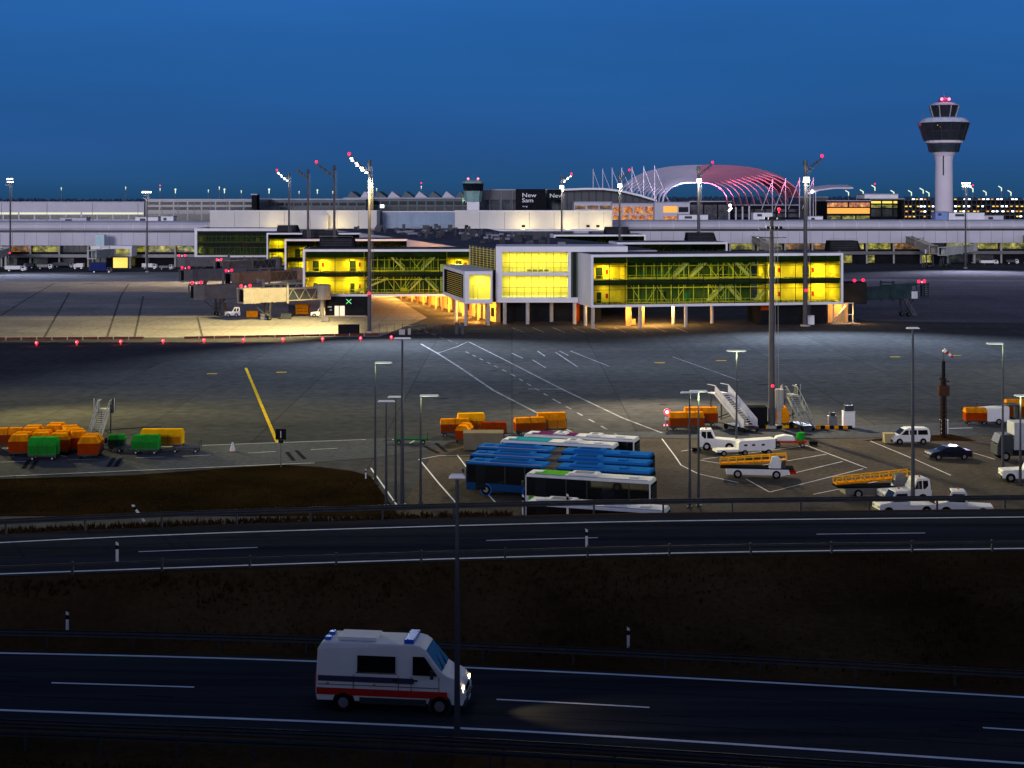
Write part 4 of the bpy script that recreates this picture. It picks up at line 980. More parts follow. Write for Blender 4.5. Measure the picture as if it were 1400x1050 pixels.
# right backdrop
bld('lit_building', 'low building with bright orange floor left of the yellow one', 1130, 1190, 275, 760, 30, dark, [(277, 283, w_red, 2), (284.5, 292, e_warm, 1), (295, 299.5, w_yel, 3)])
bld('lit_building', 'building with yellow lit upper windows', 1190, 1236, 272.5, 775, 30, dark, [(275, 278, e_yel, 3), (280, 284, w_yel, 3), (286, 296, w_dim, 3)])
bld('office_building', 'pale windowless block on the skyline', 1182, 1228, 266, 830, 20, white)
bld('office_building', 'dark low roofs right of the arches', 1092, 1132, 270, 800, 30, far_dk, [(275, 279, w_dim, 3), (284, 288, w_dim, 3)])
def garage(x0, x1, ytop, Y, label, nx, nz, seed):
    a, b = at(x0, Y).x, at(x1, Y).x; wd = b-a; zt_ = zat(ytop, Y); g = thing('parking_deck', label, 'parking deck', (a, Y, 0), 0, 'open parking decks with rows of lamps')
    obj('back', MB().box(0, wd, 6, 30, 0, zt_-.5), dark, g); fl = MB()
    hs = [zt_-k*(zt_-17)/nz for k in range(nz+1)]
    for z in hs: fl.box(0, wd, 0, 5.99, z-.5, z)
    obj('decks', fl, dgrey, g); rr = random.Random(seed)
    cm = MB()
    for k in range(nx+1): cm.box(wd*k/nx-.2, wd*k/nx+.2, .4, .8, 0, zt_-.5)
    obj('columns', cm, dgrey, g); me = {}
    for z in hs[:-1]:
        for k in range(nx):
            if rr.random() < .8:
                m = rr.choice([e_cool, e_cool, e_yel, e_head if 0 else e_warm])
                q = MB().box(-.55, .55, -.1, .4, -.55, .1); 
                if m.name not in me: me[m.name] = obj('deck_lamp', q, m, g); o = me[m.name]
                else: o = me[m.name].copy(); COL.objects.link(o)
                o.location = (wd*(k+.5)/nx+rr.uniform(-.5, .5), .9, z-.6 if z != hs[0] else z+.4)
garage(1237, 1278, 273, 760, 'parking deck dotted with white lamps left of the tower', 8, 4, 2)
garage(1303, 1420, 273, 770, 'wide parking deck with scattered lamps right of the tower', 18, 4, 5)

# ------------------------------------------------------------------ control tower
Yt = 715; ct = thing('control_tower', 'tall white control tower with dark flared cabins and pink light on top', 'control tower', at(1290.5, Yt, 0))
sc = Yt/F; zz = lambda y: HC-(y-HY)*sc
def ring(name, prof, mat, n=16): return obj(name, MB().lathe([(r*sc, zz(y)) for r, y in prof], n), mat, ct)
ring('shaft', [(12, 360), (11.8, 240), (11.4, 222), (12.5, 214), (16, 208)], towerw, 32)
ring('lower_deck', [(16, 207.9), (20, 207.8), (22.5, 196.5)], far_dk); ring('deck_band', [(22.6, 196.4), (24.5, 195.5), (24.5, 192.6)], towerw)
mc = ring('main_cabin', [(25, 192.5), (27, 192), (34, 169), (34.5, 168.2)], M('tower_glass', (.02, .025, .032), .15, 0, .3, .2))
ring('ring_roof', [(33.8, 168.1), (28.5, 162.5), (24, 161)], M('tower_roof', (.5, .53, .62), .5))
ring('top_cabin', [(15.5, 161.4), (20.5, 144.6)], M('tower_glass', (.02, .025, .032))); ring('top_roof', [(20.8, 144.5), (20, 144), (13, 140.6), (8, 140)], M('tower_roof', (.5, .53, .62)))
ring('radar_dome', [(7, 140), (8, 138), (7, 134.5), (3, 133.5)], M('radome', (.25, .08, .14), .5))
mb = MB()
for k in range(16):
    a = 2*math.pi*k/16; c, s = math.cos(a), math.sin(a)
    mb.bar((27.2*sc*c, 27.2*sc*s, zz(192)), (34.3*sc*c, 34.3*sc*s, zz(168.6)), .28)
obj('cabin_mullions', mb, dgrey, ct)
mb = MB()
for k in range(8):
    a = 2*math.pi*k/8+.2; c, s = math.cos(a), math.sin(a)
    mb.bar((15.8*sc*c, 15.8*sc*s, zz(161)), (20.7*sc*c, 20.7*sc*s, zz(145)), .35)
obj('top_mullions', mb, concw, ct)
mb = MB().lathe([(30.6*sc, zz(180.5)), (30.9*sc, zz(179.6))], 16); obj('cabin_rail', mb, dgrey, ct)
obj('shaft_slot', MB().box(-4.8*sc, -3.6*sc, -12.3*sc, -11.2*sc, zz(240), zz(210)), dark, ct)
for dx in (-5, 5): obj('pink_light', MB().ball((dx*sc, -7*sc, zz(136)), .75, 8), e_redw, ct)
lamp('POINT', 'pink_glow', (0, -8*sc, zz(131)), 900, (1, .1, .25), ct, size=.5)
obj('antenna', MB().cyl((0,0,zz(134)), .1, 4, 6).cyl((-30*sc, -8*sc, zz(168)), .1, 5, 6), mgrey, ct)
obj('lit_window', MB().cbox((-15.5*sc, -27.3*sc, zz(172)), .9, .5, .7).cbox((-13*sc, -28.3*sc, zz(174)), .5, .5, .9), e_yel, ct)
obj('service_crane', MB().cbox((-34.5*sc, -4*sc, zz(170.5)), 1.4, 1.4, 1.6), M('radome', (.25, .08, .14)), ct)

# far dark wood on the horizon
rr = random.Random(5); mb = MB(); prev = None
for k in range(700):
    x = -1400+k*4; y = 2100+rr.uniform(-20, 20)
    h = 27+2*math.sin(x*.004)+rr.uniform(0, 2)
    for q in range(2):
        yy = y+q*25; cx = x+rr.uniform(-2, 2); r = rr.uniform(4, 7)
        mb.lathe([(r*.6, 0), (r, h*.5), (r*.8, h*.8), (r*.25, h+q*1.5)], 6, (cx, yy))
struct(obj('distant_wood', mb, M('hazy_trees', (.03, .05, .09), .9, 0, .5, .02)), 'stuff'); tag(bpy.data.objects['distant_wood'], 'dark line of distant trees along the horizon', 'wood')  # blue haze of distance put into the tree colour

# ------------------------------------------------------------------ jet bridges
def jet_bridge(label, root, cab, mat, zf=4.3, lit=True, trussy=True, slope=0., group='boarding bridges of the pier', red=True, mat2=None):
    root = Vector((root[0], root[1], 0)); cab = Vector((cab[0], cab[1], 0)); d = cab-root; L = d.length
    mat2 = mat2 or mat
    g = thing('boarding_bridge', label, 'boarding bridge', root, math.atan2(d.y, d.x), group)
    H = 3.0
    obj('rotunda', MB().lathe([(2.0, zf-.1), (2.1, zf), (2.1, zf+H+.2), (1.7, zf+H+.5)], 14), mat, g)
    obj('rotunda_column', MB().cyl((0,0,0), .5, zf-.1, 12).cyl((0,0,0), 1.0, .3, 12), mat, g)
    x1 = L*.52; zs = lambda x: zf+slope*x
    def sbox(mb, xa, xb, hw, dz0, dz1):
        mb.add([(xa,-hw,zs(xa)+dz0),(xb,-hw,zs(xb)+dz0),(xb,hw,zs(xb)+dz0),(xa,hw,zs(xa)+dz0),(xa,-hw,zs(xa)+dz1),(xb,-hw,zs(xb)+dz1),(xb,hw,zs(xb)+dz1),(xa,hw,zs(xa)+dz1)],
            [(0,3,2,1),(4,5,6,7),(0,1,5,4),(1,2,6,5),(2,3,7,6),(3,0,4,7)])
    mb = MB(); sbox(mb, 1.9, x1+2, 1.2, .1, H-.25); obj('inner_tunnel', mb, far_dk if trussy else mat, g)
    mb = MB()
    for s in (-1, 1):
        y = s*1.32
        mb.bar((1.9, y, zs(1.9)+.1), (x1, y, zs(x1)+.1), .22); mb.bar((1.9, y, zs(1.9)+H-.2), (x1, y, zs(x1)+H-.2), .26)
        n = max(4, int((x1-2)/1.5)); 
        for k in range(n):
            xa, xb = 1.9+(x1-1.9)*k/n, 1.9+(x1-1.9)*(k+1)/n
            if trussy: mb.bar((xa, y, zs(xa)+(.1 if k % 2 else H-.2)), (xb, y, zs(xb)+(H-.2 if k % 2 else .1)), .13)
            else: mb.bar((xa, y, zs(xa)+.1), (xa, y, zs(xa)+H-.2), .14)
    obj('truss', mb, mat, g)
    mb = MB(); sbox(mb, x1, L-2.4, 1.55, -.1, H+.15); obj('outer_tunnel', mb, mat2, g)
    mb = MB(); x = x1+.3
    while x < L-2.5:
        mb.box(x-.06, x+.06, -1.6, 1.6, zs(x)-.15, zs(x)+H+.2)
        x += .55
    obj('corrugation', mb, mat2, g)
    mb = MB()
    for s in (-1, 1): mb.box(x1-.25, x1+.25, s*1.75-.15, s*1.75+.15, zs(x1)-.5, zs(x1)+H+1.2)
    mb.box(x1-.25, x1+.25, -1.9, 1.9, zs(x1)+H+.7, zs(x1)+H+1.0); obj('portal_frame', mb, mat, g)
    # cab
    zc = zs(L)
    c = MB().prism([(L-2.4, -1.6), (L-.6, -2.3), (L+1.9, -2.0), (L+1.9, 1.6), (L-.6, 2.0), (L-2.4, 1.6)], zc-.2, zc+.15)
    c.prism([(L-2.4, -1.6), (L-.6, -2.3), (L+2.0, -2.0), (L+2.0, 1.6), (L-.6, 2.0), (L-2.4, 1.6)], zc+H, zc+H+.3)
    c.prism([(L-2.4, 1.5), (L-.6, 1.9), (L+1.9, 1.5), (L+1.9, 1.62), (L-.6, 2.02), (L-2.4, 1.62)], zc+.15, zc+H)
    c.box(L-2.4, L-2.2, -1.5, 1.5, zc+.15, zc+H); c.box(L+1.7, L+1.9, -2.0, -1.4, zc+.15, zc+H); c.box(L-.75, L-.5, -2.3, -1.9, zc+.15, zc+H)
    obj('cab', c, mat2, g)
    mb = MB()
    for k in range(5): mb.box(L-.4, L+1.6, -2.0, -1.9, zc+.5+k*.5, zc+.62+k*.5)
    obj('cab_shutter', mb, mgrey, g); obj('cab_interior', MB().box(L-.3, L+1.5, -1.2, -1.1, zc+.16, zc+H-.02), dark, g)
    # control box and window
    obj('control_box', MB().box(L-4.4, L-2.9, -2.25, -1.62, zc-.2, zc+1.5), white, g); obj('service_panel', MB().box(L-4.2, L-2.95, -1.75, -1.62, zc+1.7, zc+2.8), mgrey, g)
    # drive column
    xd = L-4.8; mb = MB().box(xd-.2, xd+.2, -1.5, -1.1, .7, zs(xd)-.05).box(xd-.2, xd+.2, 1.1, 1.5, .7, zs(xd)-.05).box(xd-.35, xd+.35, -1.5, 1.5, .55, 1.0)
    mb.bar((xd, 0, .9), (L-1, 0, zc-.2), .2); mb.bar((xd-.0, -1.3, 1), (xd-2.4, -1.3, zs(xd)-.1), .16)
    obj('drive_column', mb, dgrey, g)
    for s in (-1, 1):
        o = obj('wheel', MB().cyl((xd-.0, s*1.0-.25, .55), .55, .5, 14, 'y'), black, g); obj('rim', MB().cyl((xd, s*1.0-.27, .55), .25, .54, 10, 'y'), rimm, o)
    # stair
    mb = MB()
    for yy in (-2.2, -3.0): mb.bar((xd+.5, yy, .2), (xd-3.2, yy, zs(xd)), .1, .25); mb.bar((xd+.5, yy, 1.2), (xd-3.2, yy, zs(xd)+1), .05)
    for k in range(12): t = k/12; mb.box(xd+.5-3.7*t-.15, xd+.5-3.7*t+.15, -3.0, -2.2, .3+t*(zf-.3), .34+t*(zf-.3))
    obj('service_stair', mb, mgrey, g)
    if red:
        for dx in (-1.0, 1.2): obj('warning_light', MB().ball((L+dx, -1.2, zc+H+.75), .36, 8).cyl((L+dx, -1.2, zc+H+.3), .06, .3, 6), e_red, g)
        obj('marker_light', MB().ball((L+.1, -1.3, zc+H+.55), .2, 8), e_redw, g)
    return g
G2 = 'boarding bridges of the pier'
jet_bridge('cream lit boarding bridge in front with open truss tunnel', (-45.0, 346.5), (-60.5, 335.5), jet1)
jet_bridge('front boarding bridge reaching farthest left with grey cab', (-47, 366), (-74.5, 348), jet1, mat2=jet2)
jet_bridge('middle inner boarding bridge, dark, behind the cream one', (-63, 431), (-78, 408), jet2)
jet_bridge('middle outer boarding bridge with two red lights at far left', (-65, 447), (-94, 424), jet2)
jet_bridge('rear inner boarding bridge below the second glass strip', (-82, 508), (-95.5, 482), jet2)
jet_bridge('rear outer boarding bridge beneath the sun blinds', (-84, 525), (-116, 515), jet2)
rb = jet_bridge('dark boarding bridge off the right end of the glass wing', (78.5, 337), (97.5, 352), jet3, zf=4.5, trussy=False)
obj('link_box', MB().box(-4.2, 2.4, -3.4, 2.6, 4.0, 8.9), dark, rb, rot=R(-38)); 
for dx in (-2.5, .6): obj('warning_light', MB().ball((dx, -2.5, 9.4), .36, 8), e_red, rb)
G3 = 'boarding bridges of the long terminal'
for (rx, cx, ry, cy, sl, l) in ((1238, 1275, 640, 590, -.07, 'far boarding bridge descending from the terminal wall left of the tower foot'), (1402, 1430, 640, 585, -.06, 'far boarding bridge cut by the right picture edge'), (1030, 1062, 632, 575, -.06, 'far boarding bridge seen over the right glass wing roof'), (160, 128, 600, 565, 0, 'far boarding bridge at the left terminal with yellow windows'), (1330, 1290, 640, 600, 0, 'far level boarding bridge with dark legs right of the tower'), (8, -8, 600, 560, 0, 'far boarding bridge at the left picture edge')):
    jet_bridge(l, (at(rx, ry).x, ry), (at(cx, cy).x, cy), jet1 if sl else M('jetbridge_pale', (.4, .42, .4), .5), zf=9.5 if sl else 5.0, slope=sl if sl else 0, group=G3, red=False, trussy=bool(sl))
# terminal stair block left
sb = thing('gate_building', 'small pale gate block with yellow windows before the left terminal', 'building', (at(124, 590).x, 590, 0))
wd = at(180, 590).x-at(124, 590).x
obj('upper_floor', MB().box(0, wd, 0, 8, 4.8, 8.8), white, sb); obj('roof', MB().box(-.3, wd+.3, -.3, 8.3, 8.803, 9.1), white, sb)
for a, b in ((.04, .5), (.62, .95)): obj('window', MB().box(wd*a, wd*b, -.1, -.01, 5.5, 7.9), w_yel, sb)
obj('leg', MB().box(.4, 1.2, .5, 1.3, 0, 4.8), concw, sb); obj('leg', MB().box(wd-1.2, wd-.4, .5, 1.3, 0, 4.8), concw, sb)
obj('lower_bay', MB().box(wd*.5, wd*.85, 3, 3.2, .1, 4.2), e_yel, sb); obj('glass_box', MB().box(wd*.1, wd*.32, .5, 4, 9.1, 13.6), M('pale_blue_glass', (.3, .45, .5), .15), sb)

# ------------------------------------------------------------------ vehicles
def wheel(parent, x, y, r, w_=.24, nm='wheel'):
    o = obj(nm, MB().cyl((x, y-w_/2, r), r, w_, 18, 'y'), black, parent)
    obj('rim', MB().cyl((x, y-w_/2-.012, r), r*.55, w_+.024, 12, 'y'), rimm, o)
def carbody(mb, prof):
    """prof: (x, z, halfwidth) closed outline; sides follow the half widths"""
    n = len(prof)
    mb.add([(x, -h, z) for x, z, h in prof]+[(x, h, z) for x, z, h in prof], [tuple(range(n)), tuple(range(n, 2*n))[::-1]]+[((i+1) % n, i, i+n, (i+1) % n+n) for i in range(n)])
    return mb
def sidewin(mb, pts, wz, sd):
    for s in (sd,):
        v = [(x, s*(wz(z)+.012), z) for x, z in pts]; mb.add(v, [tuple(range(len(v))) if s < 0 else tuple(range(len(v)))[::-1]])
def crosswin(mb, x0, z0, x1, z1, h0, h1, off=.015):
    d = Vector((x1-x0, 0, z1-z0)).normalized(); nx, nz = -d.z, d.x
    if (nx if abs(nx) > .2 else nz) * (1 if (x0+x1) > 0 or abs(nx) <= .2 else -1) < 0: nx, nz = -nx, -nz
    mb.add([(x0+nx*off, -h0, z0+nz*off), (x0+nx*off, h0, z0+nz*off), (x1+nx*off, h1, z1+nz*off), (x1+nx*off, -h1, z1+nz*off)], [(0,1,2,3)])
def vehicle(name, label, cat, loc, rot, prof, paint, wz, sides, crosses, wheels, r, hw, group=None, trim=None, lights=None, headm=None, parts=()):
    g = thing(name, label, cat, loc, rot, group)
    obj('body', carbody(MB(), prof), paint, g, bevel=.035)
    for s in sides:
        for sd in (-1, 1):
            mb = MB(); sidewin(mb, s, wz, sd); obj('side_window', mb, carglass, g)
    for c in crosses:
        mb = MB(); crosswin(mb, *c); obj('windscreen' if c[0] > 0 else 'rear_window', mb, carglass, g)
    for x in wheels:
        for s in (-1, 1):
            obj('wheel_arch', MB().cyl((x, s*(hw-.02)-(.012 if s < 0 else -.0), r), r*1.18, .032, 18, 'y'), dark, g)
            wheel(g, x, s*(hw-.07), r)
    if trim:
        for t in trim: obj('bumper', MB().box(*t), dgrey, g)
    if lights:
        xf, zf_, xr, zr, yw = lights
        for s in (-1, 1):
            obj('headlight', MB().cbox((xf, s*yw, zf_), .06, .34, .2), headm or rimm, g)
            obj('taillight', MB().cbox((xr, s*(yw+.05), zr), .05, .16, .34), redp, g)
    return g
# ambulance on the lower road
aw = lambda z: 1.0-.07*max(0, z-1.2)
apx = gp(536, 976, ZN); ax = apx.x; ay = apx.y+1.0
amb_prof = [(-2.95,.42,.98),(-3.0,.75,1.0),(-2.98,1.3,1.0),(-2.93,2.45,.93),(-2.8,2.68,.84),(1.0,2.70,.84),(1.22,2.65,.83),(1.42,2.52,.82),(2.12,1.66,.90),(2.32,1.53,.91),(2.62,1.42,.90),(2.84,1.27,.89),(2.96,1.05,.88),(3.03,.82,.90),(3.03,.58,.91),(2.96,.40,.93)]
am = vehicle('ambulance', 'white ambulance van with red lower stripe driving right on the lower road', 'ambulance', (ax, ay, ZN+.012), math.atan2(nrB(ax+5)-nrB(ax-5), 10), amb_prof, whitep, aw,
    [[(.95,1.55),(1.95,1.55),(1.42,2.28),(.95,2.28)], [(-1.3,1.6),(.25,1.6),(.25,2.25),(-1.3,2.25)]], [(2.10,1.69,1.45,2.48,.84,.74), (-2.955,1.5,-2.92,2.2,.8,.76)], (-1.85, 2.05), .38, 1.0,
    trim=[(2.93, 3.08, -.9, .9, .35, .62), (-3.08, -2.9, -.95, .95, .35, .6)])
for s in (-1, 1):
    obj('red_stripe', MB().add([(-2.96, s*1.013, .66), (2.35, s*1.013, .66), (2.35, s*1.013, .94), (-2.96, s*1.013, .94)], [(0,1,2,3)]), redp, am)
    obj('blue_band', MB().add([(-2.9, s*(aw(1.3)+.008), 1.2), (1.0, s*(aw(1.3)+.008), 1.2), (1.0, s*(aw(1.45)+.008), 1.42), (-2.9, s*(aw(1.45)+.008), 1.42)], [(0,1,2,3)]), M('dark_stripe', (.05, .05, .09), .4), am)
    obj('headlight', MB().cbox((2.86, s*.74, .98), .24, .3, .26), e_head, am)
    obj('taillight', MB().cbox((-2.99, s*.9, 1.2), .06, .14, .5), redp, am)
    obj('mirror', MB().cbox((1.75, s*1.12, 1.65), .12, .2, .34), dgrey, am)
    obj('skirt', MB().box(-1.2, 1.5, s*1.0-.02, s*1.0+.005, .36, .6), dgrey, am)
    sm = MB()
    for x in (-1.45, .38, .9, 2.02): sm.box(x-.012, x+.012, s*1.006-.006, s*1.006+.006, .64, 1.5)
    sm.box(-2.9, 2.0, s*1.006-.006, s*1.006+.006, 1.06, 1.085); obj('panel_seams', sm, dgrey, am)
    obj('door_handle', MB().cbox((1.05, s*1.02, 1.35), .2, .04, .05), dark, am); obj('door_handle', MB().cbox((.25, s*1.02, 1.35), .2, .04, .05), dark, am)
    obj('window_seal', MB().box(-1.36, .31, s*(aw(1.9)+.012)-.01, s*(aw(1.9)+.012)+.0, 1.55, 1.58), black, am)
    obj('side_marker', MB().cbox((-.6, s*1.015, 1.12), .12, .02, .05).cbox((-2.5, s*1.015, 1.12), .12, .02, .05), orange, am)
    obj('front_arch', MB().cyl((2.05, s*1.0-(.02 if s > 0 else -.0), .4), .47, .02, 20, 'y'), dgrey, am)
    obj('mud_flap', MB().box(-2.4, -2.34, s*.85-.1, s*.85+.1, .15, .5), black, am)
obj('grille', MB().box(2.93, 3.03, -.45, .45, .78, 1.0).box(2.96, 3.06, -.5, .5, .68, .72), dark, am)
obj('number_plate', MB().box(3.085, 3.10, -.26, .26, .42, .53), whitep, am)
obj('wipers', MB().bar((2.13, -.5, 1.7), (1.75, -.1, 2.12), .025).bar((2.13, .2, 1.7), (1.75, .55, 2.12), .025), black, am)
obj('rear_beacon', MB().box(-2.75, -2.5, -.5, -.2, 2.68, 2.8).box(-2.75, -2.5, .2, .5, 2.68, 2.8), M('blue_beacon', (.03, .12, .6), .2), am)
obj('light_bar', MB().box(.55, .95, -.72, .72, 2.70, 2.88), M('blue_beacon', (.03, .12, .6), .2), am, bevel=.03)
obj('roof_box', MB().box(-2.2, -.6, -.55, .55, 2.70, 2.84), whitep, am, bevel=.04)
for xx in (-1.9, 2.9): pass
lamp('SPOT', 'headlight_beam', (ax+3.1, ay-.5, ZN+1.0), 700, (1, .75, .4), None, (ax+18, ay-2.8, ZN), .1, 60, .8)
# small white van, dark saloon car
vz = lambda z: .88-.10*max(0, z-1.0)
vp = gp(1243, 606)
vehicle('delivery_van', 'small white van with side windows parked beside the beige crate', 'van', vp, R(184), [(-2.15,.3,.84),(-2.2,.9,.88),(-2.12,1.6,.82),(-2.0,1.8,.76),(.35,1.84,.76),(.75,1.7,.76),(1.35,1.12,.84),(2.05,.95,.82),(2.2,.7,.8),(2.2,.3,.8)], whitep, vz,
    [[(-1.9,1.1),(-.75,1.1),(-.75,1.62),(-1.85,1.62)], [(-.6,1.1),(.2,1.1),(.2,1.62),(-.6,1.62)], [(.35,1.1),(1.2,1.1),(.72,1.6),(.35,1.62)]], [(1.38,1.13,.80,1.68,.76,.68), (-2.17,1.1,-2.1,1.6,.7,.66)], (-1.35, 1.4), .32, .87, None,
    [(2.1, 2.28, -.8, .8, .28, .55), (-2.28, -2.1, -.8, .8, .28, .55)], (2.12, .78, -2.2, 1.0, .64))
cz = lambda z: .90-.42*max(0, z-.9)
cp_ = gp(1296, 627)
vehicle('saloon_car', 'dark blue saloon car parked in front of the white van', 'car', cp_, R(187), [(-2.3,.28,.86),(-2.4,.6,.88),(-2.33,.95,.86),(-1.75,1.02,.84),(-1.05,1.40,.66),(-.3,1.45,.65),(.35,1.38,.66),(1.1,.98,.82),(2.1,.82,.80),(2.35,.6,.80),(2.3,.26,.82)], navyp, cz,
    [[(-1.55,1.02),(-.35,1.0),(-.35,1.36),(-1.0,1.33)], [(-.25,1.0),(.95,.99),(.3,1.31),(-.25,1.36)]], [(1.05,1.01,.38,1.36,.76,.60), (-1.72,1.05,-1.1,1.37,.74,.6)], (-1.45, 1.45), .33, .89, None,
    [(2.25, 2.42, -.78, .78, .24, .45), (-2.45, -2.3, -.8, .8, .24, .45)], (2.26, .68, -2.37, .8, .64))
# tow tractors / pickups
def tractor(label, p, rot, cab_back=True, L=4.2, name='tow_tractor', group='white airport tractors'):
    h = L/2; tz = lambda z: .95-.1*max(0, z-1)
    g = vehicle(name, label, 'tractor', p, rot, [(-h,.35,.95),(-h,1.15,.95),(-h+.1,1.2,.95),(-h+.15,2.15,.85),(-h+.3,2.25,.82),(-h+1.4,2.25,.82),(-h+1.85,1.25,.92),(h-.1,1.12,.92),(h,1.0,.9),(h,.35,.9)] if cab_back else
        [(-h,.35,.95),(-h,.95,.95),(-.2,.98,.95),(-.15,2.1,.85),(0,2.2,.82),(1.1,2.2,.82),(1.6,1.25,.9),(h-.1,1.1,.88),(h,.95,.88),(h,.35,.9)], whitep, tz,
        [[(-h+.3,1.3),(-h+.85,1.3),(-h+.85,2.05),(-h+.35,2.05)], [(-h+.95,1.3),(-h+1.7,1.3),(-h+1.35,2.05),(-h+.95,2.05)]] if cab_back else [[(0,1.3),(1.4,1.3),(1.05,2.0),(.05,2.0)]],
        [(-h+1.82,1.33,-h+1.44,2.17,.8,.72, .02)] if cab_back else [(1.58,1.3,1.13,2.12,.8,.74)], (-h+.9, h-.8), .4, .95, group,
        [(h-.05, h+.12, -.85, .85, .3, .6), (-h-.12, -h+.03, -.85, .85, .3, .6)], (h+.01, .85, -h-.01, .9, .6))
    obj('beacon', MB().cyl((-h+.8 if cab_back else .5, 0, 2.25), .09, .16, 8), orange, g)
    return g
tractor('white tow tractor with yellow side left of the white generator cart', gp(981, 614)+Vector((0,0,.01)), R(-8))
tractor('white tow tractor half hidden at the right edge below the box truck', gp(1397, 657), R(175))
tractor('white crew-cab tractor in front of the orange belt loader by the guardrail', gp(1236, 686), R(190), L=4.6)
tractor('white flatbed just above the guardrail right of the crew-cab tractor', gp(1318, 704), R(170), False, 4.8)
tractor('white low bonnet peeking above the guardrail below the crew-cab tractor', gp(1236, 703), R(188), False, 5.2)
# generator cart
gc = thing('generator_cart', 'boxy white ground power cart behind the orange and white loader', 'ground power unit', gp(1032, 621), R(10))
obj('body', MB().prof([(-2.1, .5), (1.9, .5), (2.1, .8), (2.1, 1.75), (-1.9, 1.6), (-2.1, 1.4)], -.8, .8), whitep, gc, bevel=.04)
obj('flat_nose', MB().box(-4.6, -2.11, -.8, .8, .45, .7), whitep, gc); obj('rear_panel', MB().box(2.12, 2.3, -.6, .6, .6, 1.7), dgrey, gc)
for x in (-1.4, 1.3, -3.8):
    for s in (-1, 1): wheel(gc, x, s*.75, .32)
for x in (-1.5, -.6, .5): obj('vent', MB().box(x, x+.35, -.83, -.802, 1.05, 1.25), dark, gc)
# belt loaders
def belt_loader(label, p, rot, belt=yellowp, L=7.5, cabm=whitep):
    g = thing('belt_loader', label, 'belt loader', p, rot, 'belt loaders')
    obj('chassis', MB().prof([(-L*.42, .35), (L*.36, .35), (L*.42, .6), (L*.40, .95), (-L*.42, .95)], -.95, .95), cabm, g, bevel=.04)
    obj('deck', MB().box(-L*.5, L*.47, -.97, .97, .953, 1.03), dark, g)
    mb = MB().bar((-L*.5, .1, 1.25), (L*.38, .1, 1.75), .9, .16); obj('conveyor_belt', mb, orange, g)
    mb = MB()
    for y in (-.4, .6):
        mb.bar((-L*.5, y, 1.75), (L*.38, y, 2.35), .10)
        for k in range(9): t = k/8; mb.bar((-L*.5+L*.88*t, y, 1.2+.5*t), (-L*.5+L*.88*t, y, 1.75+.6*t), .08)
    obj('side_rails', mb, belt, g)
    obj('seat', MB().prof([(L*.24, 1.06), (L*.36, 1.06), (L*.36, 1.9), (L*.33, 1.9), (L*.31, 1.4), (L*.24, 1.35)], -.85, -.45), dgrey, g)
    obj('cab_hood', MB().prof([(L*.14, 1.06), (L*.3, 1.06), (L*.3, 1.9), (L*.26, 2.25), (L*.18, 2.2)], -.98, -.3), cabm, g, bevel=.04)
    obj('bumper', MB().box(L*.42, L*.5, -.8, .8, .5, .7), redp, g)
    for x in (-L*.27, L*.24):
        for s in (-1, 1): wheel(g, x, s*.88, .42)
    return g
belt_loader('belt loader with orange rails on a long white chassis in the marked bay', gp(1036, 652), R(-7))
belt_loader('orange belt loader parked left of the crew-cab tractor by the guardrail', gp(1200, 678), R(6), cabm=mgrey, L=8.2)
